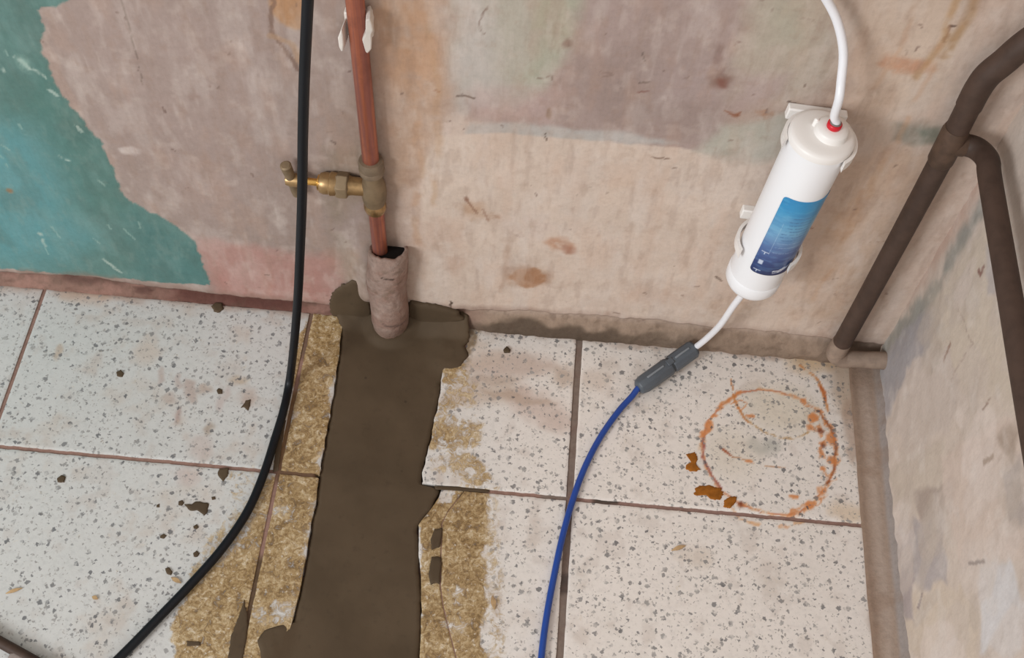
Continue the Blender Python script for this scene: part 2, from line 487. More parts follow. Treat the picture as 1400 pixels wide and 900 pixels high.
pw.fill(wl([(1150, 230), (1230, 200), (1290, 220), (1190, 440), (1080, 440), (1110, 330)]), (196, 168, 146), .7, soft=.02, wob=.01)
pw.fill(wl([(1225, 172), (1262, 168), (1292, 176), (1290, 196), (1250, 196), (1222, 190)]), (136, 132, 120), .8, soft=.006, wob=.005)
pw.fill(wl([(1252, 180), (1284, 176), (1282, 196), (1262, 198)]), (116, 122, 110), .7, soft=.004, wob=.003)
# pink distemper low on the left, damp dirt round the tap
pw.fill(wl([(265, 325), (330, 335), (400, 345), (475, 350), (478, 420), (300, 410), (282, 370)]), (174, 133, 124), .85, soft=.012, wob=.008)
pw.fill(wl([(280, 372), (430, 378), (455, 420), (300, 404)]), (170, 122, 113), .5, soft=.02, wob=.01)
pw.fill(wl([(452, 205), (500, 195), (520, 235), (500, 300), (492, 420), (470, 420), (458, 330), (440, 250)]), (140, 125, 110), .8, soft=.014, wob=.01, br=.30, bf=45)
pw.fill(wl([(458, 120), (520, 120), (540, 330), (500, 330), (455, 230)]), (150, 128, 112), .45, soft=.02, wob=.01)
pw.fill(wl([(470, 275), (500, 275), (502, 350), (480, 340)]), (166, 150, 148), .5, soft=.012, wob=.006)
# torn-back brown patch at the top
pw.fill(wl([(374, -40), (418, -40), (416, 40), (404, 42), (385, 34), (372, 20)]), (176, 134, 98), .9, soft=.003, wob=.004)
pw.line(wl([(376, -20), (370, 20), (372, 45), (392, 72), (408, 96)]), .0022, (120, 96, 84), .7, wob=.003)
pw.line(wl([(372, 50), (398, 60), (410, 84)]), .004, (172, 142, 116), .7, wob=.003)
# teal paint with a torn edge
teal = [(100, -2), (72, 8), (52, 14), (58, 32), (62, 42), (53, 52), (58, 70), (70, 98), (84, 130), (104, 150), (122, 176), (136, 192), (146, 214), (158, 238), (163, 262), (178, 276), (200, 288), (226, 300), (250, 316), (268, 334), (276, 356), (282, 378), (287, 389), (200, 384), (110, 376), (-10, 366)]
tealp = np.vstack([wl(teal), [(-.40, .020), (-1.2, .010), (-1.2, 1.02), (-.9, .97), (-.62, 1.0), (-.40, .90), (-.30, .78), (-.20, .70), (-.13, .58), (-.15, .50)]])
ti, tm = pw.mask(tealp, soft=.0011, wob=.0035, fr=110)
pw.apply(ti, sst(.05, .4, tm)*(1-sst(.5, .95, tm))*.55, (196, 178, 168))
pw.apply(ti, tm, (92, 124, 118))
tealmask = np.zeros(len(P)); tealmask[ti] = tm
tc = Paint(P, (92, 124, 118))
tc.fill(wl([(-100, 120), (60, 180), (110, 260), (120, 330), (60, 372), (-100, 372)]), (96, 146, 150), .9, soft=.05, wob=.02, fr=20)
tc.fill(wl([(20, 60), (70, 110), (140, 220), (160, 280), (120, 300), (70, 200), (20, 140)]), (78, 116, 108), .6, soft=.03, wob=.015, fr=25)
tc.fill(wl([(180, 290), (290, 340), (300, 400), (190, 390)]), (78, 118, 116), .6, soft=.02, wob=.01)
tc.mottle(.30, 26, (84, 108, 102), seed=3, st=(1.2, .7)); tc.mottle(.25, 45, (120, 154, 150), seed=6, lo=.52, hi=.75, st=(1.3, .5)); tc.mottle(.22, 110, (130, 148, 140), seed=11, lo=.56, hi=.74, st=(1.2, .5))
rs = np.random.RandomState(5)
for k in range(26):
    u = rs.uniform(0, 270); v = rs.uniform(40, 375)
    tc.line(wl([(u, v), (u+rs.uniform(3, 14), v+rs.uniform(3, 16))]), .0011, (150, 176, 166), .55, wob=.002, br=.4)
for a, b in (((22, 78), (62, 104)), ((0, 88), (6, 98)), ((30, 82), (40, 92)), ((10, 262), (16, 263)), ((54, 318), (62, 336)), ((80, 215), (95, 220)), ((140, 355), (165, 372)), ((66, 120), (86, 134)), ((104, 170), (112, 178))):
    tc.line(wl([a, b]), .0022, (176, 190, 180), .75, wob=.003, br=.42)
tc.blob(wl([(33, 86)])[0], .006, .011, (150, 178, 168), .7, wob=.005, br=.4)
tc.blob(wl([(14, 261)])[0], .0035, .0035, (142, 112, 84), .9)
pw.col = pw.col*(1-tealmask[:, None])+tc.col*tealmask[:, None]
# rusty stains, patches and specks
for u, v, rx, ry, c, al in ((722, 379, .020, .017, (150, 112, 86), .85), (730, 384, .012, .008, (134, 96, 70), .6), (768, 334, .013, .010, (176, 128, 100), .7), (778, 342, .006, .006, (150, 98, 76), .6),
                            (648, 288, .012, .012, (176, 140, 112), .6), (675, 300, .008, .008, (166, 132, 108), .6), (635, 270, .003, .005, (136, 100, 84), .8), (692, 372, .004, .014, (160, 130, 110), .5),
                            (985, 105, .008, .010, (132, 104, 94), .7), (986, 112, .005, .006, (128, 82, 70), .7), (978, 76, .004, .014, (136, 112, 104), .6), (1232, 88, .020, .008, (186, 138, 110), .7), (1246, 92, .022, .006, (192, 146, 118), .5),
                            (1042, 155, .008, .004, (158, 116, 90), .8), (1004, 153, .007, .002, (136, 84, 60), .8), (750, 156, .003, .005, (146, 122, 106), .8), (772, 58, .004, .005, (122, 96, 86), .7),
                            (180, 208, .010, .006, (192, 178, 172), .8), (172, 208, .004, .004, (206, 194, 188), .8), (290, 78, .008, .010, (146, 122, 112), .4), (262, 132, .006, .005, (140, 116, 106), .5), (610, 178, .004, .008, (200, 180, 168), .7),
                            (645, 40, .02, .02, (186, 178, 170), .4), (565, 205, .006, .01, (208, 186, 170), .5), (560, 240, .008, .014, (160, 130, 110), .5), (620, 360, .012, .02, (180, 150, 132), .45), (1150, 300, .01, .03, (190, 158, 132), .5),
                            (900, 400, .04, .02, (190, 166, 150), .5), (1000, 420, .03, .014, (186, 162, 142), .5), (840, 260, .04, .02, (206, 186, 170), .5), (720, 310, .03, .02, (206, 188, 178), .5), (600, 320, .02, .03, (186, 160, 144), .5)):
    pw.blob(wl([(u, v)])[0], rx, ry, c, al, wob=.006, br=.36 if rx > .006 else 0)
for pts, wd, c, al in (([(165, 0), (178, 40), (188, 80), (195, 115)], .0007, (120, 104, 94), .7), ([(668, 8), (655, 26), (655, 42), (660, 45)], .0008, (120, 100, 90), .8), ([(624, 130), (640, 131), (648, 135)], .0012, (104, 88, 78), .8),
                       ([(747, 182), (747, 190)], .0008, (80, 64, 56), .9), ([(890, 214), (915, 216)], .0012, (126, 104, 90), .85), ([(873, 112), (888, 113)], .0011, (108, 92, 84), .8), ([(873, 126), (886, 124)], .0011, (128, 92, 84), .8),
                       ([(876, 72), (882, 84)], .0009, (106, 92, 84), .7), ([(1078, 138), (1088, 144)], .0011, (80, 64, 58), .9), ([(1005, 60), (1012, 56)], .001, (120, 92, 84), .7), ([(736, 106), (758, 104)], .0007, (128, 110, 98), .7),
                       ([(1300, 35), (1296, 48), (1290, 58)], .0016, (138, 108, 92), .8), ([(1302, 36), (1304, 37)], .0012, (90, 70, 62), .9), ([(820, 98), (838, 101)], .001, (128, 108, 100), .5), ([(825, 105), (838, 104)], .001, (128, 108, 100), .5),
                       ([(638, 272), (646, 284), (652, 292)], .0014, (140, 104, 84), .7), ([(660, 286), (668, 302)], .0012, (144, 108, 90), .6), ([(223, 146), (226, 152)], .001, (118, 96, 88), .8), ([(452, 192), (458, 196)], .001, (90, 74, 66), .8),
                       ([(473, 96), (478, 98)], .001, (104, 82, 74), .8), ([(594, 122), (601, 125)], .0012, (150, 104, 78), .8), ([(616, 412), (617, 420)], .0012, (84, 68, 58), .9), ([(835, 427), (848, 429)], .0009, (120, 100, 88), .8),
                       ([(978, 378), (986, 384)], .0012, (90, 74, 66), .7), ([(1190, 330), (1240, 330)], .0006, (160, 130, 112), .6), ([(1106, 308), (1110, 311)], .0012, (140, 106, 96), .8), ([(1085, 20), (1120, 30)], .0005, (150, 136, 124), .5)):
    pw.line(wl(pts), wd, c, al, wob=.0015, fr=160)
pw.blob(wl([(723, 380)])[0], .019, .016, (164, 122, 92), .85, soft=.12, wob=.007, fr=90)
pw.blob(wl([(720, 378)])[0], .008, .009, (148, 106, 76), .6, soft=.4, wob=.005)
# run marks of rusty water down the right part of the wall (straight down the wall)
for u, v0, v1, wd, c, al in ((1318, -20, 110, .004, (178, 140, 100), .6), (1352, -40, 80, .005, (166, 130, 92), .7), (1290, 60, 200, .003, (190, 148, 118), .45), (1215, 200, 330, .005, (186, 150, 120), .4), (1180, 260, 420, .004, (180, 142, 112), .4), (1250, 10, 130, .003, (196, 158, 130), .4), (560, 60, 330, .005, (176, 138, 108), .4), (590, 30, 280, .004, (180, 144, 112), .4), (690, 330, 400, .003, (176, 146, 126), .4), (1060, 300, 420, .004, (186, 160, 136), .4)):
    a = at(u, v0, 1, 0); z1 = at(u, v1, 1, 0)[2]
    pw.line(np.array([[a[0], a[2]], [a[0]+.003, (a[2]+z1)/2], [a[0]-.002, z1]]), wd, c, al, wob=.006, fr=30, soft=.9, br=.35, bf=50)
pw.mottle(.22, 60, (206, 192, 182), seed=2, lo=.56, hi=.74)
pw.mottle(.12, 110, (150, 120, 102), seed=8, lo=.62, hi=.74)
pw.mottle(.14, 30, (190, 150, 126), seed=4, lo=.5, hi=.72, st=(1.6, .6))
pw.mottle(.22, 34, (206, 196, 190), seed=12, lo=.52, hi=.7, st=(1.4, .5))
pw.mottle(.20, 90, (150, 126, 112), seed=14, lo=.56, hi=.74, st=(1.5, .35))
pw.mottle(.18, 75, (216, 204, 196), seed=10, lo=.58, hi=.76, st=(1.4, .4))
for k in range(90):
    u, v = rs.uniform(-.3, .62), rs.uniform(.03, .5)
    a = rs.uniform(0, 3.1); l = rs.uniform(.001, .005)
    pw.line(np.array([[u, v], [u+math.cos(a)*l, v+math.sin(a)*l]]), rs.uniform(.0006, .0012), (112, 90, 80), rs.uniform(.2, .6), wob=.001)
pw.col = pw.col*(1-tealmask[:, None]*.85)+tc.col*tealmask[:, None]*.85
# damp cement stain and dirt along the foot of the wall
foot = P[:, 1]-np.repeat(zt[:, 0], len(ts))
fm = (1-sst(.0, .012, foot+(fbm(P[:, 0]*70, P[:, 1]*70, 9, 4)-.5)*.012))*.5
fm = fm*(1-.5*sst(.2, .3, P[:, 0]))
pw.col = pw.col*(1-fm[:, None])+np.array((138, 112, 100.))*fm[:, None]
Y = -(fbm(P[:, 0]*9, P[:, 1]*9, 3, 3)-.5)*.004*sst(0, .05, foot) - tealmask*.0005 - (fbm(P[:, 0]*120, P[:, 1]*120, 6, 3)-.5)*.0007
Y -= .010*np.exp(-((P[:, 0]-.068)/.011)**2)*sst(.0, .03, foot)*(1-sst(.085, .15, P[:, 1]))    # plaster swelling up to the pipe sleeve
V = np.stack([P[:, 0], Y, P[:, 1]], 1)
n_, m_ = len(xs), len(ts)
# turned-back lower lip (the plaster stops short of the floor)
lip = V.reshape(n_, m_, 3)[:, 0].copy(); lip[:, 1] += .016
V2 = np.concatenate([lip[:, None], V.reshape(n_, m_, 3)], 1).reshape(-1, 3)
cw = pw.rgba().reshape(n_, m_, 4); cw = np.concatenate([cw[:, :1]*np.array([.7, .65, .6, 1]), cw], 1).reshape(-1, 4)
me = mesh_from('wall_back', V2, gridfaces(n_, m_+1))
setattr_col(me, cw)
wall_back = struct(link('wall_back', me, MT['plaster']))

# ------------------------------------------------------------------ right wall
ys = np.concatenate([np.arange(.006, -.46, -.002), np.linspace(-.47, -1.5, 14)])
zs = np.concatenate([np.arange(.012, .56, .0026), np.linspace(.58, 1.5, 12)])
Yg, Zg = np.meshgrid(ys, zs, indexing='ij')
P = np.stack([Yg.ravel(), Zg.ravel()], 1)
pr = Paint(P, (204, 189, 177))
ro = onright
pr.fill(ro([(1206, 463), (1236, 432), (1262, 405), (1300, 372), (1330, 320), (1356, 270), (1345, 262), (1310, 320), (1296, 345), (1290, 395), (1262, 440), (1240, 500), (1215, 540), (1200, 520)]), (150, 148, 141), .9, soft=.008, wob=.01)
pr.fill(ro([(1205, 490), (1250, 440), (1272, 420), (1290, 440), (1262, 500), (1205, 575)]), (164, 158, 160), .85, soft=.006, wob=.01)
pr.fill(ro([(1200, 400), (1260, 340), (1330, 210), (1350, 250), (1290, 350), (1236, 420)]), (192, 164, 150), .7, soft=.012, wob=.01)
pr.fill(ro([(1270, 420), (1360, 290), (1400, 420), (1400, 560), (1290, 540)]), (202, 188, 172), .8, soft=.02, wob=.02)
for poly, c, al in (([(1216, 640), (1290, 600), (1300, 700), (1230, 700)], (196, 182, 168), .7), ([(1225, 720), (1250, 705), (1290, 690), (1292, 800), (1240, 800), (1222, 760)], (172, 162, 160), .8),
                    ([(1250, 680), (1285, 672), (1300, 640), (1310, 700), (1260, 712)], (164, 148, 138), .7), ([(1290, 620), (1330, 600), (1400, 560), (1400, 760), (1310, 770), (1292, 700)], (206, 188, 176), .7),
                    ([(1340, 770), (1380, 765), (1400, 820), (1400, 900), (1340, 890)], (210, 206, 206), .8), ([(1225, 800), (1330, 800), (1340, 900), (1225, 900)], (204, 188, 172), .8),
                    ([(1222, 790), (1250, 780), (1250, 850), (1224, 850)], (166, 154, 154), .7), ([(1240, 500), (1300, 480), (1320, 560), (1250, 620), (1210, 600)], (198, 184, 174), .8), ([(1376, 640), (1400, 620), (1400, 710), (1382, 720)], (160, 150, 148), .7),
                    ([(1350, 330), (1375, 350), (1376, 410), (1350, 400)], (176, 168, 168), .6), ([(1365, 600), (1385, 580), (1400, 590), (1390, 620)], (168, 150, 136), .7)):
    pr.fill(ro(poly), c, min(1, al*1.15), soft=.004, wob=.012, fr=34)
for k in range(60):                      # flat trowel strokes
    c0 = np.array([rs.uniform(-.42, -.02), rs.uniform(.02, .45)])
    g = rs.uniform(-22, 20)
    pr.blob(c0, rs.uniform(.01, .03), rs.uniform(.012, .05), (204+g*.8, 190+g*.8, 180+g*.9), .5, soft=.14, wob=.008, fr=40, rot=rs.uniform(-.4, .4))
for pts, wd, c in (([(1338, 372), (1340, 378), (1345, 368)], .003, (124, 84, 76)), ([(1250, 372), (1270, 345), (1300, 308)], .0012, (146, 122, 108)), ([(1290, 494), (1296, 480), (1300, 470)], .002, (150, 122, 108)), ([(1345, 632), (1358, 625)], .003, (168, 150, 136)), ([(1325, 769), (1345, 767)], .002, (150, 138, 132)), ([(1345, 560), (1354, 545)], .0012, (150, 128, 116)), ([(1205, 470), (1216, 436)], .003, (150, 116, 110)), ([(1256, 830), (1262, 815)], .002, (140, 126, 124)), ([(1310, 420), (1330, 470), (1300, 520)], .001, (176, 158, 146)), ([(1226, 860), (1228, 830), (1222, 800)], .003, (150, 136, 130))):
    pr.line(ro(pts), wd, c, .8, wob=.003)
pr.mottle(.3, 45, (218, 209, 202), seed=5, lo=.52, hi=.72); pr.mottle(.14, 60, (176, 158, 144), seed=1, lo=.56, hi=.74)
xd = WX+(fbm(P[:, 0]*14, P[:, 1]*14, 7, 4)-.5)*.005+(fbm(P[:, 0]*90, P[:, 1]*90, 3, 3)-.5)*.001
V = np.stack([xd, P[:, 0], P[:, 1]], 1)
me = mesh_from('wall_right', V, gridfaces(len(ys), len(zs), flip=False))
setattr_col(me, pr.rgba())
struct(link('wall_right', me, MT['plaster_right']))

# ------------------------------------------------------------------ strips of rough mortar between walls and tiles
xs = np.concatenate([np.arange(-1.1, -.40, .02), np.arange(-.40, .627, .0015)])
prof = np.linspace(0, 1, 26)
X, Tt = np.meshgrid(xs, prof, indexing='ij')
zt2 = np.maximum(ztop(xs), .006)[:, None]+.003
Zb = -.006+(zt2+.006)*Tt
rgt = sst(.15, .21, X)
yb_left = .008-.011*(1-sst(0, .7, Tt))
yb_right = -.0005+.004*Tt-.008*(1-sst(.0, 1, Tt))*.4-.0045*np.sin(np.clip(Tt*1.25, 0, 1)*math.pi)
Yb = yb_left*(1-rgt)+yb_right*rgt+(fbm(X*70, Zb*70, 4, 4)-.5)*.0045
Pb = np.stack([X.ravel(), Zb.ravel()], 1)
pb = Paint(Pb, (134, 104, 92))
Tf = Tt.ravel(); xf = X.ravel()
mL = (1-sst(.15, .2, xf))
nz = fbm(xf*40, Tf*3, 2, 4)
pb.col += (np.array((146, 112, 100.))-pb.col)*(mL*sst(.45, .6, nz))[:, None]
pb.col += (np.array((84, 58, 50.))-pb.col)*(mL*sst(.42, .62, fbm(xf*30+9, Tf*2.4, 5, 4))*sst(.3, .7, Tf+.25)*.9)[:, None]
pb.col += (np.array((92, 54, 46.))-pb.col)*(np.exp(-((xf+.085)/.09)**2)*.6)[:, None]
for x0, x1, t0, hw, c in ((-.36, -.29, .80, .20, (60, 40, 36)), (-.29, -.20, .55, .14, (92, 66, 58)), (-.20, -.10, .78, .16, (72, 48, 42)), (-.16, .0, .45, .30, (88, 52, 44)), (-.08, .02, .75, .16, (70, 46, 40))):
    mm = sst(x0, x0+.02, xf)*(1-sst(x1-.02, x1, xf))*np.exp(-((Tf-t0+.25*(fbm(xf*35, Tf*2, 7, 3)-.5))/hw)**2)
    pb.col += (np.array(c, float)-pb.col)*(mm*.8)[:, None]
mR = sst(.15, .21, xf)
pb.col += (np.array((150, 129, 112.))-pb.col)*mR[:, None]
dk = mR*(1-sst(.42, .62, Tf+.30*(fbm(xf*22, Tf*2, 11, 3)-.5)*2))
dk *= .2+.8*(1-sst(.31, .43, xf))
pb.col += (np.array((92, 77, 64.))-pb.col)*dk[:, None]  # contact shadow and dirt painted into the lower part of the strip
pb.col += (np.array((176, 156, 142.))-pb.col)*(mR*sst(.7, .85, Tf)*.7)[:, None]  # lit top of the ledge painted lighter
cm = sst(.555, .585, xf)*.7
pb.col += (np.array((104, 88, 76.))-pb.col)*cm[:, None]  # shade in the corner by the pipe stub painted into the strip
pb.mottle(.3, 120, (90, 72, 60), seed=2, lo=.55, hi=.75)
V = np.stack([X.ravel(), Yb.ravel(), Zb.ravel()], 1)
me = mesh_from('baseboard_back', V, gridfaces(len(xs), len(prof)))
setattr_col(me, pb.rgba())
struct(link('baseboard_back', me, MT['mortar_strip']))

ys = np.concatenate([np.arange(.004, -.46, -.002), np.linspace(-.48, -1.5, 12)])
pf = catmull(np.array([(.5975, -.006, 0), (.5995, .0012, 0), (.606, .0035, 0), (.614, .007, 0), (.6205, .0095, 0), (.6245, .015, 0), (.628, .030, 0)]), 5)
Yg, K = np.meshgrid(ys, np.arange(len(pf)), indexing='ij')
tt = K/(len(pf)-1.)
Xg = pf[K, 0]+(fbm(Yg*22, tt*2, 4, 4)-.5)*.003*(1-.4*tt); Zg = pf[K, 1]+(fbm(Yg*40, tt*4, 8, 3)-.5)*.0014
pt = Paint(np.stack([Yg.ravel(), tt.ravel()*.03], 1), (142, 119, 102))
tf = tt.ravel()
pt.col += (np.array((170, 152, 139.))-pt.col)*np.exp(-((tf-.50)/.2)**2)[:, None]*.85  # highlight along the middle of the cove painted in
pt.col += (np.array((152, 143, 139.))-pt.col)*sst(.62, .80, tf)[:, None]*.9
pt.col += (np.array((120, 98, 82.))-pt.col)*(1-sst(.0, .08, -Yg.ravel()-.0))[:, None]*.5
pt.mottle(.3, 40, (132, 106, 88), seed=3, lo=.52, hi=.72); pt.mottle(.2, 40, (186, 170, 160), seed=9, lo=.56, hi=.74)
me = mesh_from('baseboard_right', np.stack([Xg.ravel(), Yg.ravel(), Zg.ravel()], 1), gridfaces(len(ys), len(pf)))
setattr_col(me, pt.rgba())
struct(link('baseboard_right', me, MT['mortar_strip']))

# ------------------------------------------------------------------ floor: grout bed with terrazzo tiles
YR = -.1969                                        # joint between the two rows of tiles
ROWS = [-.0015, YR, YR-.3, YR-.6, YR-.9]
xs = np.concatenate([np.arange(-1.1, -.44, .03), np.arange(-.44, .63, .003)])
ys = np.concatenate([np.arange(.014, -.46, -.003), np.arange(-.48, -1.52, -.03)])
X, Yg = np.meshgrid(xs, ys, indexing='ij')
P = np.stack([X.ravel(), Yg.ravel()], 1)
pg = Paint(P, (150, 118, 106))
pg.fill(np.array([(.27, .02), (.33, .02), (.33, -.5), (.27, -.5)]), (128, 112, 102), soft=.003, wob=.001)
pg.fill(np.array([(.30, YR+.01), (.62, YR+.01), (.62, YR-.01), (.30, YR-.01)]), (146, 116, 106), soft=.003)
pg.fill(np.array([(.13, YR+.01), (.215, YR+.01), (.215, YR-.01), (.13, YR-.01)]), (82, 66, 50), soft=.003)
pg.fill(onfloor([(815, 676), (845, 676), (845, 690), (815, 690)]), (78, 66, 58), soft=.002)
pg.fill(onfloor([(755, 785), (785, 785), (785, 812), (755, 812)]), (84, 72, 66), soft=.002)
pg.fill(np.array([(-.01, 0), (.03, 0), (.03, -.06), (-.01, -.06)]), (120, 96, 80), soft=.006)
pg.fill(np.array([(-.012, -.10), (.012, -.10), (.012, -.19), (-.012, -.19)]), (118, 90, 60), .9, soft=.006)
pg.fill(np.array([(-.02, -.29), (.012, -.29), (.012, -.5), (-.03, -.5)]), (92, 72, 52), soft=.006)
pg.fill(np.array([(0, YR+.01), (.06, YR+.01), (.06, YR-.01), (0, YR-.01)]), (110, 84, 64), soft=.003)
pg.mottle(.3, 120, (112, 86, 76), seed=3)
zf = -.0016+(fbm(P[:, 0]*140, P[:, 1]*140, 5, 3)-.5)*.001
# the trench the pipe was laid in, below the cement
tl = onfloor([(470, 430), (463, 490), (437, 645), (415, 780), (399, 850), (385, 930)]); tr = onfloor([(620, 430), (608, 500), (590, 600), (578, 658), (602, 665), (602, 672), (590, 695), (572, 717), (575, 800), (574, 930)])
tl = np.vstack([tl, [(tl[-1, 0]-.006, -.80)]]); tr = np.vstack([tr, [(tr[-1, 0]+.004, -.80)]])
xl = np.interp(-P[:, 1], -tl[:, 1], tl[:, 0]); xr = np.interp(-P[:, 1], -tr[:, 1], tr[:, 0])
zf = np.where((P[:, 0] > xl-.004) & (P[:, 0] < xr+.004) & (P[:, 1] > -.79), -.012, zf)
me = mesh_from('floor', np.stack([P[:, 0], P[:, 1], zf], 1), gridfaces(len(xs), len(ys), flip=True))
setattr_col(me, pg.rgba())
floor = struct(link('floor', me, MT['grout']))

def edge(pts):
    q = onfloor(pts); return (-q[:, 1], q[:, 0])
def stain_tile(p, grime, chip):
    """dirt, mud, rust and daylight tone on the tiles, wherever a tile happens to be under it"""
    P = p.P; f = onfloor
    # daylight painted in: cool left, brighter right; warm traffic dirt near the strips
    m = sst(.0, .35, P[:, 0])[:, None]
    p.col = p.col*(1-m)+np.array((230, 222, 215.))*m
    m = (sst(-.012, 0, P[:, 1]+(fbm(P[:, 0]*50, P[:, 1]*50, 3, 3)-.5)*.02)*.55)[:, None]
    p.col = p.col*(1-m)+np.array((168, 142, 126.))*m
    n1 = fbm(P[:, 0]*16, P[:, 1]*16, 6, 5); n2 = fbm(P[:, 0]*60, P[:, 1]*60, 9, 4)
    p.apply(np.arange(len(P)), sst(.53, .74, n1*.7+n2*.3)*(.42-.28*sst(.2, .4, P[:, 0])), (190, 173, 159))
    p.apply(np.arange(len(P)), sst(.58, .74, n2)*.2, (180, 165, 155))
    # greasy grime (0..1) next to the trench
    g = Paint(P, (0, 0, 0))
    g.fill(f([(425, 420), (468, 420), (470, 470), (440, 640), (432, 700), (400, 860), (300, 960), (225, 960), (240, 850), (262, 790), (330, 700), (372, 640), (392, 540), (410, 470)]), (215, 0, 0), soft=.006, wob=.010, fr=50)
    g.fill(f([(310, 640), (372, 640), (330, 745), (262, 800), (280, 740), (320, 690)]), (95, 0, 0), .8, soft=.008, wob=.008)
    g.fill(f([(385, 540), (405, 540), (380, 640), (362, 640)]), (0, 0, 0), .5, soft=.004)
    g.fill(f([(570, 668), (668, 672), (664, 760), (662, 960), (565, 960), (570, 715)]), (225, 0, 0), soft=.004, wob=.009, fr=60)
    g.fill(f([(668, 668), (680, 668), (688, 760), (690, 960), (660, 960)]), (120, 0, 0), .8, soft=.005, wob=.006)
    g.fill(f([(604, 510), (632, 505), (652, 520), (640, 560), (620, 575), (655, 580), (652, 600), (600, 600), (590, 590)]), (120, 0, 0), soft=.010, wob=.022, fr=45)
    g.fill(f([(600, 500), (632, 500), (628, 522), (600, 530)]), (190, 0, 0), soft=.008, wob=.016, fr=45)
    g.fill(f([(592, 575), (652, 580), (652, 606), (600, 612), (584, 608)]), (165, 0, 0), soft=.009, wob=.018, fr=45)
    g.fill(f([(582, 622), (625, 612), (655, 620), (668, 660), (640, 664), (632, 640), (580, 640)]), (130, 0, 0), soft=.009, wob=.02, fr=45)
    g.fill(f([(640, 625), (662, 625), (670, 662), (640, 662)]), (160, 0, 0), soft=.007, wob=.014, fr=50)
    g.fill(f([(596, 670), (625, 668), (618, 690), (598, 690)]), (40, 0, 0), .9, soft=.003)
    for poly in ([(372, 690), (428, 688), (426, 708), (404, 716), (374, 706)], [(352, 826), (404, 808), (400, 850), (372, 858), (345, 852)], [(392, 540), (410, 520), (416, 560), (398, 580)], [(340, 745), (352, 700), (362, 705), (350, 760)], [(452, 440), (470, 450), (466, 480), (455, 470)], [(610, 805), (635, 802), (632, 830), (612, 826)], [(604, 850), (640, 850), (640, 885), (614, 880)], [(660, 790), (672, 790), (676, 900), (662, 900)]):
        g.fill(f(poly), (60, 0, 0), .65, soft=.006, wob=.008, fr=70, br=.46, bf=70)
    grime[:] = g.col[:, 0]/255
    chip[:] = 1-.75*grime
    p.fill(f([(425, 425), (470, 425), (462, 500), (425, 470)]), (196, 176, 130), .6, soft=.004, wob=.006)
    # faint muddy scuffs
    for u, v, rx, ry, c, al, rot in ((260, 535, .006, .016, (176, 156, 146), .7, .3), (245, 520, .004, .012, (178, 160, 152), .6, .4), (222, 515, .003, .012, (180, 162, 154), .6, .2), (282, 532, .008, .006, (176, 156, 142), .7, 0), (325, 520, .010, .007, (184, 162, 138), .6, 0),
                                     (232, 545, .008, .007, (182, 166, 156), .7, 0), (244, 565, .004, .010, (170, 146, 138), .7, 0), (306, 545, .004, .016, (188, 172, 166), .6, -.1), (340, 545, .010, .010, (182, 162, 150), .7, .3), (80, 480, .005, .009, (186, 162, 140), .6, 0),
                                     (200, 480, .014, .016, (196, 176, 160), .5, 0), (275, 612, .012, .016, (190, 172, 164), .5, 0), (285, 585, .006, .006, (158, 138, 120), .6, 0), (118, 405, .03, .012, (194, 168, 148), .5, 0), (255, 648, .014, .010, (192, 170, 162), .5, 0),
                                     (660, 540, .050, .014, (190, 170, 154), .6, .2), (700, 500, .05, .016, (184, 160, 146), .6, .1), (740, 560, .04, .018, (192, 168, 156), .55, -.5), (660, 495, .03, .012, (198, 180, 166), .6, .3), (640, 470, .02, .01, (204, 186, 172), .6, 0), (770, 515, .012, .012, (176, 152, 134), .55, 0), (675, 520, .03, .007, (170, 146, 128), .5, .1), (710, 545, .04, .006, (172, 148, 130), .5, -.1),
                                     (1160, 520, .02, .05, (176, 150, 126), .65, 0), (1165, 590, .008, .04, (172, 146, 128), .6, 0), (1120, 490, .03, .014, (204, 172, 136), .6, 0), (1100, 490, .02, .02, (208, 178, 140), .5, 0), (1160, 700, .02, .012, (210, 186, 158), .6, 0), (1070, 560, .04, .03, (210, 198, 176), .5, 0), (1000, 620, .03, .03, (210, 198, 178), .4, 0), (950, 760, .02, .01, (206, 190, 174), .4, 0), (815, 520, .018, .012, (200, 182, 168), .5, 0), (1035, 612, .012, .010, (186, 182, 172), .7, 0), (1055, 610, .010, .008, (178, 176, 168), .7, 0)):
        p.blob(f([(u, v)])[0], rx, ry, c, al, wob=.006, fr=70, rot=rot)
    # tin-can ring and drips of rust
    o1, o2, o3 = (210, 134, 80), (182, 98, 60), (218, 162, 112)
    ring = [(1012, 536), (985, 555), (966, 580), (960, 610), (965, 638), (982, 668), (1010, 688), (1045, 702), (1080, 705), (1110, 692), (1130, 665), (1141, 640), (1144, 610), (1137, 588), (1120, 562), (1095, 546), (1065, 536), (1040, 533), (1012, 537)]
    p.line(f(ring), .0012, o2, .8, wob=.0016, fr=110, br=.36)
    p.line(f(ring), .0022, o3, .55, wob=.003, fr=110, br=.46)
    p.line(f([(1100, 548), (1122, 566), (1138, 590), (1144, 612), (1142, 640), (1132, 664), (1112, 690), (1080, 705)]), .0036, o1, .8, wob=.005, fr=120, br=.50, bf=230)
    p.line(f([(1118, 560), (1136, 586), (1143, 612), (1140, 640), (1131, 662)]), .0016, (140, 78, 44), .8, wob=.002, fr=120, br=.34)
    p.line(f([(1112, 570), (1122, 590), (1124, 620), (1128, 650)]), .004, o1, .75, wob=.005, br=.52, bf=220)
    p.line(f([(1012, 536), (990, 552), (972, 574), (964, 596)]), .0036, o1, .8, wob=.004, br=.5, bf=200)
    p.line(f([(962, 600), (962, 625), (972, 650), (986, 668)]), .0016, (158, 84, 72), .8, wob=.002, br=.36)
    p.line(f([(1000, 518), (1001, 538), (1008, 556), (1018, 572), (1028, 582)]), .0018, (196, 124, 62), .85, wob=.002, br=.32, taper=True)
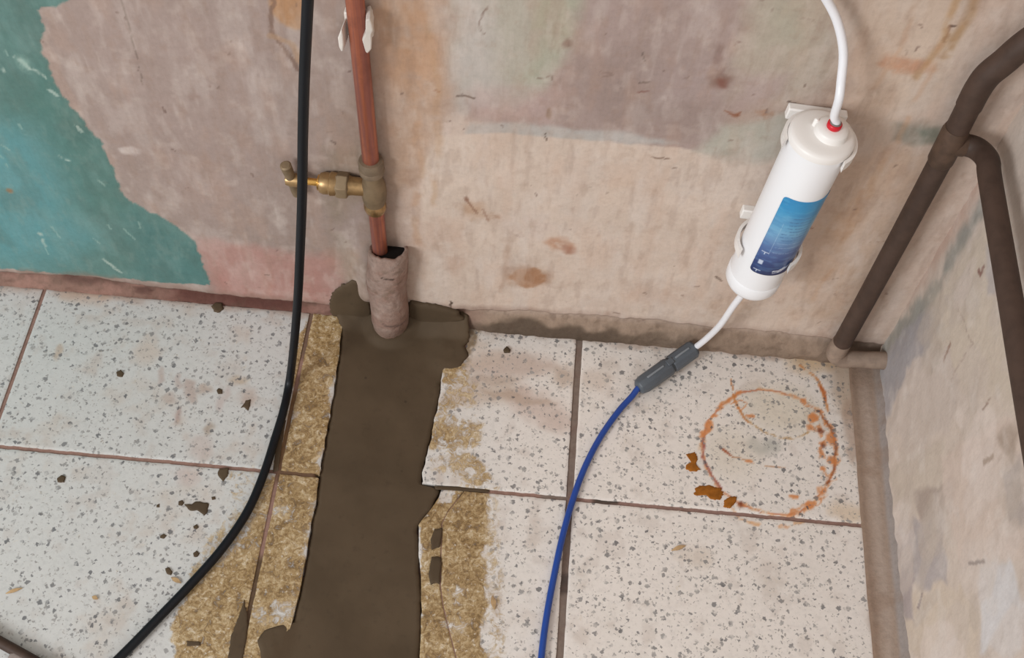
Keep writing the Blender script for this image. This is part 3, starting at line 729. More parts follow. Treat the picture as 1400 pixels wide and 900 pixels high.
    p.line(f([(1020, 574), (1042, 590), (1065, 598), (1085, 600), (1105, 592)]), .0013, (188, 150, 100), .8, wob=.002, br=.36)
    p.line(f([(984, 612), (992, 618), (1002, 625)]), .0017, (160, 84, 50), .9, wob=.001, taper=True)
    p.line(f([(1000, 624), (1022, 632), (1040, 638), (1075, 640)]), .001, (184, 132, 92), .7, wob=.002, br=.36)
    p.line(f([(1095, 500), (1112, 512), (1122, 528), (1128, 545), (1132, 560)]), .0022, (200, 132, 76), .85, wob=.003, br=.36)
    p.line(f([(1120, 525), (1126, 535), (1130, 550)]), .0028, (190, 104, 54), .85, wob=.002, br=.3, taper=True)
    p.line(f([(1000, 552), (1012, 546), (1022, 552), (1015, 560), (1000, 556)]), .001, o1, .7, wob=.002, br=.34)
    p.line(f([(1000, 690), (1008, 708), (1020, 714), (1040, 718)]), .0016, o3, .7, wob=.003, br=.36)
    p.line(f([(1065, 720), (1080, 718), (1100, 712)]), .002, o3, .7, wob=.003, br=.36)
    for u, v, rx, ry in ((968, 583, .004, .006), (1026, 570, .005, .003), (1112, 572, .006, .005), (1086, 680, .006, .003), (1108, 690, .007, .004), (1124, 672, .005, .006), (1024, 632, .004, .002), (1110, 586, .004, .004), (1125, 606, .004, .004), (1070, 720, .005, .002), (1124, 642, .003, .003), (960, 595, .003, .004), (1014, 692, .006, .002), (1122, 620, .003, .005), (1138, 630, .005, .006), (1136, 600, .005, .008)):
        p.blob(f([(u, v)])[0], rx, ry, o1, .85, soft=.4, wob=.003, fr=150, br=.3)
    for u, v in ((1013, 690), (1126, 610), (1122, 590)):
        p.blob(f([(u, v)])[0], .003, .003, (120, 60, 36), .8, wob=.003, fr=150)
    # thin brown wet films of cement dragged over the tiles
    for poly, al in (([(640, 430), (660, 440), (640, 500), (630, 504), (608, 512), (606, 480)], .8),):
        p.fill(f(poly), (120, 100, 76), al, soft=.003, wob=.004, br=.4)

tiles = []
def tile(Lp, Rp, y0, y1, res=.0017, rough=(0, 0), frac=None, tone=(204, 202, 199), name='tile', dz=0):
    """one terrazzo tile (or the piece of one that is left): left and right edges as functions of y"""
    ny = max(3, int(abs(y0-y1)/res)); 
    y = np.linspace(y0, y1, ny)
    def ev(E, amp, k):
        x = np.interp(-y, E[0], E[1]) if not np.isscalar(E) else np.full(ny, E)
        return x+(fbm(y*110+k, y*0+k, k, 4)-.5)*2*amp
    xl = ev(Lp, rough[0], 3); xr = ev(Rp, rough[1], 6)
    nx = max(3, int((xr-xl).max()/res))
    s = np.linspace(0, 1, nx)
    ip = np.clip(np.arange(-1, nx+1), 0, nx-1); jp = np.clip(np.arange(-1, ny+1), 0, ny-1)
    X = xl[jp][None, :]*(1-s[ip])[:, None]+xr[jp][None, :]*s[ip][:, None]
    Yg = np.repeat(y[jp][None, :], nx+2, 0)
    # ragged worn arrises
    Yg = Yg+(fbm(X*160, Yg*10, 2, 3)-.5)*.0012*((np.abs(Yg-y0) < .001) | (np.abs(Yg-y1) < .001))
    Zg = np.full(X.shape, 0.0)+dz
    I, J = np.meshgrid(np.arange(-1, nx+1), np.arange(-1, ny+1), indexing='ij')
    Zg[(I <= 0) | (I >= nx-1) | (J <= 0) | (J >= ny-1)] = -.0006+dz
    Zg[(I < 0) | (I > nx-1) | (J < 0) | (J > ny-1)] = -.008
    P = np.stack([X.ravel(), Yg.ravel()], 1)
    p = Paint(P, tone); gr = np.zeros(len(P)); ch = np.ones(len(P))
    stain_tile(p, gr, ch)
    me = mesh_from(name, np.stack([X.ravel(), Yg.ravel(), Zg.ravel()], 1), gridfaces(nx+2, ny+2, flip=True))
    setattr_col(me, p.rgba()); setattr_f(me, gr, 'grime'); setattr_f(me, ch, 'chip')
    o = link(name, me, MT['tile'], floor, True, 50)
    tiles.append(o)
    return o
J = .0022; JC = .0036
r0 = (ROWS[0], YR+.0022); r1 = (YR-.0022, ROWS[2]+.002)
EL0 = edge([(468, 425), (466, 455), (463, 490), (455, 540), (446, 595), (437, 645)])
EL1 = edge([(436, 648), (431, 690), (426, 710), (415, 780), (407, 815), (398, 852), (385, 900), (365, 960), (350, 1020)])
ER0 = edge([(640, 445), (638, 470), (630, 495), (606, 503), (602, 535), (590, 595), (580, 636), (577, 658)])
ER1 = edge([(604, 668), (600, 680), (590, 695), (572, 717), (573, 760), (576, 800), (576, 850), (574, 900), (574, 960), (574, 1020)])
EC1 = edge([(640, 664), (612, 700), (604, 716), (603, 760), (602, 800), (606, 830), (616, 870), (624, 900), (630, 960), (634, 1020)])
tile(-.6+J, -.3-J, *r0)
tile(-.3+J, -J, *r0, tone=(202, 201, 198))
tile(J, EL0, *r0, rough=(.0005, .0016), name='broken_tile')
tile(ER0, .3-JC, *r0, rough=(.0015, .0004), name='broken_tile')
tile(.3+JC, .600, *r0, rough=(.0004, .0012))
tile(-.3+J, -J, *r1, tone=(204, 203, 200))
tile(J, EL1, *r1, rough=(.0005, .0010), name='broken_tile')
tile(ER1, (EC1[0], EC1[1]-.0006), *r1, rough=(.0009, .0004), name='broken_tile', dz=-.0007)
tile((EC1[0], EC1[1]+.0006), .3-JC, *r1, rough=(.0004, .0004), name='broken_tile')
tile(.3+JC, .600, *r1, rough=(.0004, .0012))
tile(-.6+J, -.3-J, *r1, res=.006)
tile(-.9+J, -.6-J, *r0, res=.01); tile(-.9+J, -.6-J, *r1, res=.01)
for rr in (2, 3):
    for cx in (-.9, -.6, -.3, 0, .3):
        if rr == 2 and cx == 0:
            tile(J, float(EL1[1][-1]), ROWS[2]-.002, ROWS[3]+.002, res=.006, rough=(.0005, .002), name='broken_tile')
            tile(float(ER1[1][-1]), .3-JC, ROWS[2]-.002, ROWS[3]+.002, res=.006, rough=(.002, .0004), name='broken_tile')
            continue
        tile(cx+J, cx+.3-J, ROWS[rr]-.002, ROWS[rr+1]+.002, res=.012)

# ------------------------------------------------------------------ wet cement in the trench
def slab(name, Ledge, Redge, y0, y1, res, zfun, mat, rough=.0015, thick=.010):
    ny = int((y0-y1)/res); y = np.linspace(y0, y1, ny)
    xl = np.interp(-y, Ledge[0], Ledge[1])+(fbm(y*150, y*0+1, 2, 4)-.5)*2*rough
    xr = np.interp(-y, Redge[0], Redge[1])+(fbm(y*150, y*0+5, 7, 4)-.5)*2*(rough+.0045*sst(-.07, -.06, y)*(1-sst(-.012, -.004, y)))
    nx = int((xr-xl).max()/res); s = np.linspace(0, 1, nx)
    ip = np.clip(np.arange(-1, nx+1), 0, nx-1); jp = np.clip(np.arange(-1, ny+1), 0, ny-1)
    X = xl[jp][None, :]*(1-s[ip])[:, None]+xr[jp][None, :]*s[ip][:, None]
    Yg = np.repeat(y[jp][None, :], nx+2, 0)
    D = np.minimum(X-xl[jp][None, :], xr[jp][None, :]-X)
    Zg = zfun(X, Yg, D)
    I, Jg = np.meshgrid(np.arange(-1, nx+1), np.arange(-1, ny+1), indexing='ij')
    Zg[(I < 0) | (I > nx-1) | (Jg < 0) | (Jg > ny-1)] = -thick
    me = mesh_from(name, np.stack([X.ravel(), Yg.ravel(), Zg.ravel()], 1), gridfaces(nx+2, ny+2, flip=True))
    return link(name, me, mat)
CL = edge([(452, 400), (456, 424), (463, 440), (467, 458), (463.5, 490), (456, 540), (447, 595), (438.5, 640), (436, 652), (432, 690), (427.5, 712), (417, 780), (409, 815), (400, 850), (384, 853), (362, 862), (352, 876), (357, 900), (352, 960), (350, 1020)])
CR = edge([(632, 410), (640, 432), (641, 462), (638, 480), (637, 492), (630, 503), (609, 506), (604, 516), (600.5, 535), (588.5, 595), (578.5, 634), (575.5, 656), (578, 662), (599, 666), (600, 670), (588, 696), (570.5, 717), (571.5, 760), (574.5, 800), (574.5, 850), (572.5, 900), (572, 960), (572, 1020)])
def zc(X, Y, D):
    z = -.0022+(fbm(X*22, Y*22, 5, 3)-.5)*.0022
    # laps over the tiles near the wall and at the lower left corner, heaps up against wall and pipe
    over = np.maximum(sst(-.07, -.045, Y)*(sst(.13, .155, X)), sst(-.362, -.372, -Y*0+Y)*0)
    over = np.maximum(over, (1-sst(-.012, .012, X-np.interp(-Y, EL1[0], EL1[1])))*sst(.345, .36, -Y))
    z = z+over*(.0042+.0012*(fbm(X*90, Y*90, 2, 3)-.5))
    z = z+sst(-.022, .004, Y)*(.012+.008*fbm(X*60, Y*60, 3, 3))*(.55+.45*sst(.09, .13, X))
    r = np.hypot(X-.09, Y+.006)
    z = z+.006*(1-sst(.02, .034, r))
    z = z-.0015*(1-sst(0, .0035, D))
    return z
cem = slab('cement_patch', CL, CR, .010, -.79, .0022, zc, MT['cement'])
thing(cem, 'smooth dark brown strip of wet cement filling the trench cut through the tiles', 'cement')
# lump of cement thrown against the wall left of the sleeve
def splat(name, pts, ax, val, h, mat, seed=0, lift=0.0, n=40, wob=.12):
    """a low blob with a ragged outline lying on a surface (outline given as points of that surface)"""
    q = np.array([at(u, v, ax, val) for u, v in pts]); c = q.mean(0)
    keep = [i for i in range(3) if i != ax]
    d = (q-c)[:, keep]
    a = np.arctan2(d[:, 1], d[:, 0]); o = np.argsort(a)
    # resample the outline evenly
    Q = np.vstack([d, d[:1]]); sl = np.r_[0, np.cumsum(np.hypot(*np.diff(Q, axis=0).T))]
    t = np.linspace(0, sl[-1], n, endpoint=False)
    out = np.stack([np.interp(t, sl, Q[:, k]) for k in (0, 1)], 1)
    rr = np.random.RandomState(seed+3)
    out *= (1+wob*(rr.rand(n, 1)-.5))
    rings = [(1.0, -.15), (.985, .45), (.88, .85), (.65, 1.0), (.3, 1.0)]
    V = []
    sgn = -1 if ax == 1 else 1
    for s, z in rings:
        for p in out*s:
            v = np.zeros(3); v[keep[0]] = p[0]; v[keep[1]] = p[1]; v[ax] = sgn*(lift+h*z); V.append(v)
    v = np.zeros(3); v[ax] = sgn*(lift+h); V.append(v)
    F = []
    for i in range(len(rings)-1):
        for j in range(n):
            k = (j+1) % n
            F.append((i*n+j, i*n+k, (i+1)*n+k, (i+1)*n+j))
    F += [((len(rings)-1)*n+j, (len(rings)-1)*n+(j+1) % n, len(V)-1) for j in range(n)]
    b = MB(); b.add(np.array(V)+c, F)
    return b.build(name, mat, sharp=60, origin=c)
o = splat('cement_smear', [(455, 400), (468, 388), (485, 381), (496, 390), (505, 400), (508, 425), (506, 440), (455, 432), (450, 415)], 1, 0.0, .0022, MT['cement'], 1, .0012, 60)
thing(o, 'brown cement smear on the wall foot just left of the pipe sleeve', 'cement')
o = splat('cement_smear', [(556, 420), (562, 410), (600, 416), (628, 424), (634, 436), (600, 444), (560, 440)], 1, 0.0, .004, MT['cement'], 2, .0012, 60)
thing(o, 'dark cement smear on the wall foot just right of the pipe sleeve', 'cement')
o = splat('cement_smear', [(338, 838), (334, 820), (326, 845), (316, 870), (311, 905), (330, 908), (336, 880), (339, 855)], 2, 0.0, .0012, MT['cement'], 3, .0, 60)
thing(o, 'long cement smear along the tile joint in the dirty strip at the bottom', 'cement')
o = splat('cement_smear', [(382, 572), (391, 575), (385, 612), (380, 645), (373, 645), (378, 605)], 2, 0.0, .0009, MT['cement'], 4, .0, 50)
thing(o, 'thin brown cement smear in the joint under the middle of the black cable', 'cement')

o = splat('cement_smear', [(592, 664), (630, 666), (668, 669), (669, 673), (630, 671), (596, 669)], 2, 0.0, .0006, MT['cement'], 6, -.0009, 50, .04)
thing(o, 'thin dark cement filling the row joint just right of the trench', 'cement')
# splashes of cement dropped on the tiles
SP = [([(289, 419), (296, 414), (304, 415), (306, 423), (300, 428), (293, 427)], 'round cement drop at the wall edge of the upper left tile', .002),
      ([(159, 509), (165, 506), (170, 511), (167, 516), (160, 515)], 'small cement drop in the middle of the upper left tile', .0012),
      ([(336, 548), (343, 546), (342, 555), (339, 562), (333, 557), (329, 558), (334, 552)], 'ragged cement splash left of the black cable on the upper tile', .0012),
      ([(299, 531), (304, 533), (304, 539), (298, 539), (296, 534)], 'cement speck up and left of the ragged splash on the upper tile', .001),
      ([(300, 641), (313, 640), (312, 650), (305, 659), (299, 652), (297, 647)], 'cement splash touching the row joint left of the black cable', .0014),
      ([(252, 690), (262, 690), (268, 686), (285, 688), (285, 700), (279, 705), (270, 698), (260, 699)], 'largest cement splash, winged shape on the lower left tile', .0014),
      ([(244, 686), (249, 684), (252, 688), (249, 692), (244, 691)], 'cement drop at the left tip of the winged splash', .0012),
      ([(78, 655), (84, 650), (90, 652), (88, 660), (79, 660)], 'lone cement drop at the far left of the lower left tile', .0016),
      ([(264, 720), (269, 717), (272, 721), (269, 724), (265, 723)], 'cement dot just below the winged splash', .001),
      ([(219, 733), (224, 730), (228, 733), (224, 737), (219, 736)], 'cement dot down and left of the winged splash', .001),
      ([(264, 757), (269, 753), (273, 757), (270, 762), (265, 762)], 'lowest but one cement dot, left of the cable bend', .001),
      ([(226, 778), (231, 776), (236, 782), (234, 787), (228, 785)], 'lowest cement dot touching the left side of the black cable', .0016),
      ([(289, 680), (294, 679), (295, 683), (290, 684)], 'tiny cement dot right of the winged splash', .0008),
      ([(214, 691), (218, 689), (218, 694), (214, 694)], 'tiny cement dot left of the winged splash', .0008),
      ([(688, 479), (693, 474), (698, 479), (697, 483), (689, 483)], 'dark triangular cement crumb on the tile right of the trench', .0024),
      ([(255, 877), (274, 878), (275, 883), (256, 884)], 'flat cement scrap on the dirty strip at the bottom left', .001),
      ([(594, 724), (605, 722), (602, 748), (590, 752), (589, 738)], 'upper grey cement scrap by the crack right of the trench', .0016),
      ([(590, 762), (602, 761), (604, 770), (601, 798), (588, 799), (586, 785)], 'lower grey cement scrap by the crack right of the trench', .0018)]
for k, (pts, lab, h) in enumerate(SP):
    o = splat('cement_splash', pts, 2, 0.0, h, MT['cement'], k+10, 0, 28)
    thing(o, lab, 'splash', 'cement splashes on the tiles')
for pts, lab in (([(938, 622), (950, 618), (954, 628), (951, 635), (958, 643), (948, 646), (936, 641), (938, 636), (945, 632)], 'small orange brown rust flake left of the rust ring'),
                 ([(949, 670), (955, 664), (968, 664), (985, 668), (990, 676), (985, 684), (972, 683), (966, 677), (950, 678)], 'large orange brown rust flake at the lower left of the rust ring'),
                 ([(990, 684), (1000, 679), (1008, 680), (1005, 688), (998, 696), (989, 694)], 'brown rust flake touching the rust ring beside the row joint')):
    o = splat('rust_flake', pts, 2, 0.0, .0012, MT['rust'], 40+len(lab), 0, 44, .2)
    thing(o, lab, 'rust', 'rust flakes by the rust ring')
for (a, b), wd, lab in ((((918, 753), (937, 747)), .0022, 'pale wood shaving on the tile right of the blue tube'), (((673, 815), (676, 834)), .0026, 'pale wood shaving on the tile right of the cracked strip'), (((8, 812), (31, 805)), .0018, 'thin wood shaving at the left edge of the lower left tile'), (((234, 790), (248, 798)), .0022, 'wood shaving under the black cable near the dirty strip'), (((126, 816), (134, 820)), .002, 'tan wood shaving near the middle of the lower left tile')):
    p0 = at(*a, 2, 0.0); p1 = at(*b, 2, 0.0); d = p1-p0; nn = np.array([-d[1], d[0], 0]); nn /= np.linalg.norm(nn)
    b_ = MB(); t = np.linspace(0, 1, 9); V = []
    for tt_ in t:
        wdt = wd*math.sin(max(.05, min(.95, tt_))*math.pi)
        c = p0+d*tt_+np.array([0, 0, .0006+.0014*math.sin(tt_*2.6)])
        V += [c+nn*wdt, c-nn*wdt, c-nn*wdt-[0, 0, .0006], c+nn*wdt-[0, 0, .0006]]
    F = []
    for i in range(8):
        for j in range(4): F.append((i*4+j, i*4+(j+1) % 4, i*4+4+(j+1) % 4, i*4+4+j))
    F += [(0, 1, 2, 3), (32, 35, 34, 33)]
    o = b_.add(V, F).build('wood_shaving', MT['wood'], origin=(p0+p1)/2)
    thing(o, lab, 'shaving', 'wood shavings on the tiles')

# ------------------------------------------------------------------ copper pipe, sleeve, clip and drain tap
PX, PY = at(505, 200, 1, -.0105)[0], -.0105
cp = empty('copper_pipe', (PX, PY, .0), 'vertical copper water pipe with reddish tarnish running down into the plastered sleeve', 'pipe')
b = MB(); b.lathe([(.0076, .272), (.0076, 1.5)], (PX, PY, 0), seg=28); b.build('upper_pipe', MT['copper'], cp)
b = MB(); b.lathe([(.0076, .03), (.0076, .258)], (PX+.0004, PY, 0), seg=28); b.build('lower_pipe', MT['copper'], cp)

# sleeve: plaster-crusted stub the pipe rises from
sl = empty('pipe_sleeve', (.091, -.009, 0), 'plaster crusted pipe sleeve rising from the cement around the copper pipe', 'sleeve')
na, nz_ = 56, 60
A_ = np.arange(na)*2*math.pi/na
V = []
for i in range(nz_):
    t = i/(nz_-1)
    for a in A_:
        top = .1435-.0075*math.sin(a)+.001*math.cos(a)+.006*(fbm(np.array([math.cos(a)*2.2+4]), np.array([math.sin(a)*2.2+2]), 4, 3)[0]-.5)
        z = -.004+(top+.004)*t
        nz = fbm(np.array([math.cos(a)*1.6+3]), np.array([math.sin(a)*1.6+z*38]), 5, 4)[0]-.5
        r = .0192+.0014*math.sin(z*60)-.002*(1-sst(0, .02, np.array([z]))[0])*(.5)+nz*.0042
        r *= 1-.05*sst(.1, .16, np.array([z]))[0]
        # crust swelling toward the wall on the left
        r += .008*math.exp(-((z-.085)/.035)**2)*max(0, math.cos(a-2.75))**2
        cx = .0895+.006*t
        V.append((cx+r*math.cos(a), -.009+r*math.sin(a), z))
V = np.array(V).reshape(nz_, na, 3)
inner = V.copy(); ctr = np.array([.0925, -.009, 0])
d = inner-ctr; d[..., 2] = 0; inner = inner-d*(.0032/np.linalg.norm(d, axis=2))[..., None]
ALL = np.concatenate([V, inner[-1:], inner[-8:-7]-[0, 0, .022]], 0)
me = mesh_from('sleeve_crust', ALL.transpose(1, 0, 2).reshape(-1, 3)-np.array([.091, -.009, 0]), gridfaces(na, len(ALL), wrap=True))
pts_ = ALL.transpose(1, 0, 2).reshape(-1, 3)
ps = Paint(np.stack([np.arctan2(pts_[:, 1]+.009, pts_[:, 0]-.092)*.02, pts_[:, 2]], 1), (152, 129, 118))
ps.mottle(.5, 60, (138, 106, 93), seed=2, lo=.42, hi=.66); ps.mottle(.45, 90, (174, 156, 146), seed=5, lo=.5, hi=.7); ps.mottle(.4, 130, (112, 94, 80), seed=9, lo=.58, hi=.72)
lowm = (1-sst(.0, .035, pts_[:, 2]+(fbm(pts_[:, 0]*200, pts_[:, 2]*90, 3, 3)-.5)*.03))[:, None]*.6
ps.col = ps.col*(1-lowm)+np.array((128, 104, 90.))*lowm
ps.line(np.array([(-.034, .122), (-.028, .119), (-.022, .120)]), .0012, (60, 48, 44), .9, wob=.001)
ps.line(np.array([(-.036, .034), (-.02, .030), (-.01, .032)]), .0016, (96, 78, 72), .8, wob=.002)
ins = np.zeros((na, len(ALL)), bool); ins[:, -1:] = True
ps.col[ins.ravel()] = (32, 27, 25)  # inner end of the sleeve painted dark as shade
setattr_col(me, ps.rgba())
o = link('sleeve_crust', me, m_attr('crusted_plaster', .9, .2, .0012, 170, .18)); o.parent = sl
b = MB(); b.lathe([(.0172, -.004), (.0172, 0), (.004, .0008)], (.0945, -.009, .1415), (0, .36, 1), seg=28, cap=True); o = b.build('sleeve_shade_disc', MT['hole'], sl); o['label'] = 'dark disc for the shade in the gap around the copper pipe'  # dark disc put in for the shade around the pipe
b = MB(); b.lathe([(.0155, .02), (.0155, .124)], (.0915, -.009, 0), seg=24); o = b.build('sleeve_core', MT['hole'], sl)  # dark filler under the disc, also in place of shade

# white clip holding the pipe
cz = at(500, 45, 1, -.014)[2]
pc = empty('pipe_clip', (PX, 0, cz), 'broken white plastic pipe clip gripping the top of the copper pipe', 'clip')
def jaw(sx, pts, name):
    q = [at(u, v, 1, -.012) for u, v in pts]
    b = MB(); b.prism([(p[0], p[2]) for p in q], -.020, -.004, lambda x, z, h: (x+(h+.004)*-.10*sx, h, z)); return b.build(name, MT['clip_white'], pc, bevel=.0012)
jaw(1, [(499, 18), (505, 16), (508, 26), (509.5, 32), (507, 38), (507.5, 48), (507, 58), (502, 64), (499, 62), (494.5, 46), (496, 42), (499, 36)], 'jaw')
jaw(-1, [(471.5, 31), (473.5, 40), (474.5, 52), (474, 61), (471, 61.5), (468, 55), (466.5, 43), (468.5, 38)], 'jaw')
b = MB(); b.prism([(-.011, -.012), (.011, -.012), (.011, .012), (-.011, .012)], -.0062, .002, lambda x, z, h: (PX+x, h, cz+z)); b.build('clip_base', MT['clip_white'], pc, bevel=.001)

# brass drain tap (tee on the pipe with a tee-handled spindle to the left)
vz = at(512, 259, 1, PY)[2]
tp = empty('drain_tap', (PX, PY, vz), 'aged brass stop tap with tee handle branching left from the copper pipe', 'tap')
b = MB(); b.lathe([(.0080, -.020), (.0100, -.019), (.0112, -.014), (.0120, -.006), (.0120, .003), (.0108, .009), (.0094, .013), (.0092, .026), (.0088, .027)], (PX, PY, vz), seg=32); b.build('tee_body', MT['brass_dull'], tp, sharp=35)
b = MB(); b.lathe([(.0090, .024), (.0116, .0255), (.0120, .030), (.0112, .0315), (.0118, .033), (.0118, .039), (.0106, .0425), (.0082, .043)], (PX, PY, vz), seg=28); b.build('upper_collar', MT['brass_grey'], tp, sharp=35)
b = MB(); b.lathe([(.0084, -.0315), (.0096, -.031), (.0110, -.026), (.0108, -.0225), (.0092, -.0185)], (PX, PY, vz), seg=28); o = b.build('lower_collar', MT['brass_shiny'], tp, sharp=35); o['label'] = 'shiny gold collar'
ax = (-1, 0, .02)
org = (PX, PY, vz+.002)
b = MB(); b.lathe([(.0086, .008), (.0090, .020), (.0098, .0235), (.0104, .025)], org, ax, 28); b.build('branch_neck', MT['brass'], tp, sharp=35)
b = MB(); b.lathe([(.0100, .0225), (.0128, .0240), (.0132, .031), (.0126, .034), (.0110, .0355)], org, ax, 6); b.build('hexagonal_nut', MT['brass_dull'], tp, sharp=20, bevel=.0006)
b = MB(); b.lathe([(.0110, .034), (.0116, .040), (.0104, .0415), (.0108, .0465), (.0094, .0500), (.0076, .051)], org, ax, 28); b.build('gland_nut', MT['brass'], tp, sharp=30)
b = MB(); b.lathe([(.0062, .0495), (.0076, .0502), (.0076, .052), (.0060, .0526)], org, ax, 28); b.build('gland_ring', MT['brass_bright'], tp, sharp=30)
b = MB(); b.lathe([(.0036, .050), (.0036, .072)], org, ax, 20); o = b.build('spindle', MT['brass_bright'], tp); o['label'] = 'polished brass spindle'
b = MB(); b.lathe([(.0050, .066), (.0064, .067), (.0068, .077), (.0056, .0820), (.002, .0832)], org, ax, 24); b.build('handle_hub', MT['brass'], tp, sharp=35)
hx = PX-.0768; hz = vz+.0035
b = MB(); b.lathe([(.0036, -.0245), (.0050, -.0235), (.0052, -.016), (.0046, -.004), (.0046, .004), (.0052, .016), (.0054, .0235), (.0040, .0248)], (hx, PY, hz), (-.10, -.12, 1), 22); b.build('handle', MT['brass_dull'], tp, sharp=35)

# ------------------------------------------------------------------ iron pipes in the corner
ix, iy = at(1225, 335, 1, -.018)[0], -.018
ip_ = empty('iron_pipe', (ix, iy, .03), 'dark brown painted iron pipe standing in the corner with a side branch', 'pipe')
tz = at(1302, 196, 1, iy)[2]
bz = at(1346, 108, 1, iy)[2]
e1 = at(1400, 60, 1, iy); e1[0] += .004
b = MB(); b.tube([(ix-.003, iy, .046), (ix-.0012, iy, .15), (ix, iy, .28), (ix+.0004, iy, tz), (ix, iy, bz-.02)], .0098, 20, 6)
b.build('riser', MT['iron'], ip_)
b = MB(); b.tube([(ix, iy, bz-.03), (ix, iy, bz-.012), (ix+.002, iy, bz+.004), (ix+.009, iy, bz+.020), (e1[0], iy, e1[2]+.006), (e1[0]+.028, iy, e1[2]+.045), (WX+.02, iy, e1[2]+.075)], .0106, 20, 7)
b.build('swept_bend', MT['iron'], ip_)
b = MB(); b.lathe([(.0098, -.024), (.0110, -.021), (.0112, .014), (.0100, .019)], (ix, iy, tz), seg=24)
b.lathe([(.0104, 0), (.0104, .012), (.0096, .014)], (ix, iy, tz), (1, 0, 0), 22)
b.build('tee_joint', MT['iron_fit'], ip_, sharp=35)
br = [at(1352, 225, 0, .602), at(1380, 400, 0, .602), at(1400, 530, 0, .602)]
bzv = br[1][2]
b = MB(); b.tube([(ix+.004, iy, tz), (ix+.013, iy-.0005, tz), (ix+.0205, iy-.004, tz*.8+bzv*.2), (ix+.0255, iy-.012, tz*.5+bzv*.5), (ix+.0268, iy-.024, bzv), (.6022, -.062, bzv), (.602, -.17, bzv), (.602, -.26, bzv-.001), (.602, -.5, bzv-.002), (.602, -.9, bzv-.002)], .0094, 20, 7)
b.build('branch', MT['iron'], ip_)
b = MB(); b.tube([(ix-.003, iy, .064), (ix-.0035, iy, .050), (ix-.003, iy-.001, .040), (ix+.005, iy-.002, .034), (ix+.014, iy-.002, .034)], [.0102, .0104, .0104, .0100, .0094], 18, 6)
o = b.build('floor_elbow', MT['stub'], ip_)
b = MB(); b.tube([(ix+.006, iy-.002, .034), (ix+.03, iy-.002, .036), (ix+.04, iy-.002, .0368), (WX+.012, iy-.002, .038)], [.0092, .0090, .0096, .0100], 18, 6)
o = b.build('floor_stub', MT['stub'], ip_); o['label'] = 'plaster smeared stub running into the right wall'

# ------------------------------------------------------------------ water filter
FX, FY = .4504, -.040                            # foot of the axis; the filter leans a little to the right
FB, FT = .1915, .4015                             # bottom face and rim of the top cap
TILT = math.radians(3.9)
def leaned(z, x=0.0, y=0.0):
    """a point of the leaning filter (x, y off the axis, z as if it stood upright)"""
    c, s_ = math.cos(TILT), math.sin(TILT); h = z-FB
    return np.array([FX+x*c+h*s_, FY+y, FB-x*s_+h*c])
wf = empty('water_filter', (FX, FY, FB), 'white cylindrical inline water filter with blue printed label held upright on the wall', 'filter')
R0 = .0252
NX = .0055                                        # the inlet sits off centre
b = MB(); b.lathe([(R0-.0004, FB+.006), (R0, FB+.02), (R0+.0006, FT-.012), (R0, FT-.008)], (FX, FY, 0), seg=64); b.build('body', MT['white'], wf, sharp=40)
b = MB(); b.lathe([(R0+.0004, FT-.0085), (R0+.0020, FT-.0075), (R0+.0022, FT-.0025), (R0+.0012, FT-.0005), (R0-.002, FT+.0006), (.018, FT+.0016), (.004, FT+.0020)], (FX, FY, 0), seg=64); b.build('top_cap', MT['white_clip'], wf, sharp=50)
b = MB(); b.lathe([(.0150, FT+.0005), (.0140, FT+.0020), (.0136, FT+.0062), (.0124, FT+.0080), (.0080, FT+.0088), (.0062, FT+.0090)], (FX+NX, FY, 0), seg=48); b.build('push_fitting', MT['white_clip'], wf, sharp=60)
b = MB(); b.lathe([(.0052, FT+.0080), (.0059, FT+.0088), (.0060, FT+.0125), (.0050, FT+.0134), (.0040, FT+.0134)], (FX+NX, FY, 0), seg=30); o = b.build('release_collar', MT['red'], wf, sharp=50); o['label'] = 'red release collar'
b = MB(); b.lathe([(.0030, FT+.0125), (.0048, FT+.0137), (.0047, FT+.0142), (.0036, FT+.0146)], (FX+NX, FY, 0), seg=24); b.build('grip_ring', MT['grey_grip'], wf, sharp=50)
b = MB(); b.lathe([(.0022, FT+.001), (.0021, FT+.0080), (.0012, FT+.0092)], (FX-.0075, FY+.006, 0), seg=16); b.build('vent_stud', MT['white_clip'], wf, sharp=50)
b = MB(); b.lathe([(.006, FB-.004), (.019, FB-.0035), (.0235, FB-.001), (R0+.0008, FB+.004), (R0+.0010, FB+.016), (R0, FB+.0175)], (FX, FY, 0), seg=64); b.build('bottom_cap', MT['white'], wf, sharp=50)
b = MB(); b.lathe([(.0050, FB-.016), (.0064, FB-.014), (.0066, FB-.003)], (FX, FY, 0), seg=30); b.build('outlet_fitting', MT['white_clip'], wf, sharp=50)
# label (flat print wrapped round the body)
def lab_ang(u, v):
    """angle on the cylinder of a point of the photograph"""
    d = RIGHT*(u-700)/FPX+UP*(450-v)/FPX+FWD
    c_, s_ = math.cos(TILT), math.sin(TILT)
    un = lambda q: np.array([q[0]*c_-q[2]*s_, q[1], q[0]*s_+q[2]*c_])
    d = un(d); o = un(CAM-np.array([FX, FY, FB]))+np.array([0, 0, FB]); r = R0+.0007
    a_ = d[0]**2+d[1]**2; b_ = 2*(o[0]*d[0]+o[1]*d[1]); c_ = o[0]**2+o[1]**2-r*r
    disc = max(b_*b_-4*a_*c_, 0)
    t = (-b_-math.sqrt(disc))/(2*a_); p = o+d*t
    return math.atan2(p[1], p[0]), p[2]
aL, zT = lab_ang(1074, 268); aL2, zB = lab_ang(1024, 366)
aL = (aL+aL2)/2; zB -= .001
aR = aL+1.95
na, nz_ = 120, 150
A2, Z2 = np.meshgrid(np.linspace(0, 1, na), np.linspace(0, 1, nz_), indexing='ij')
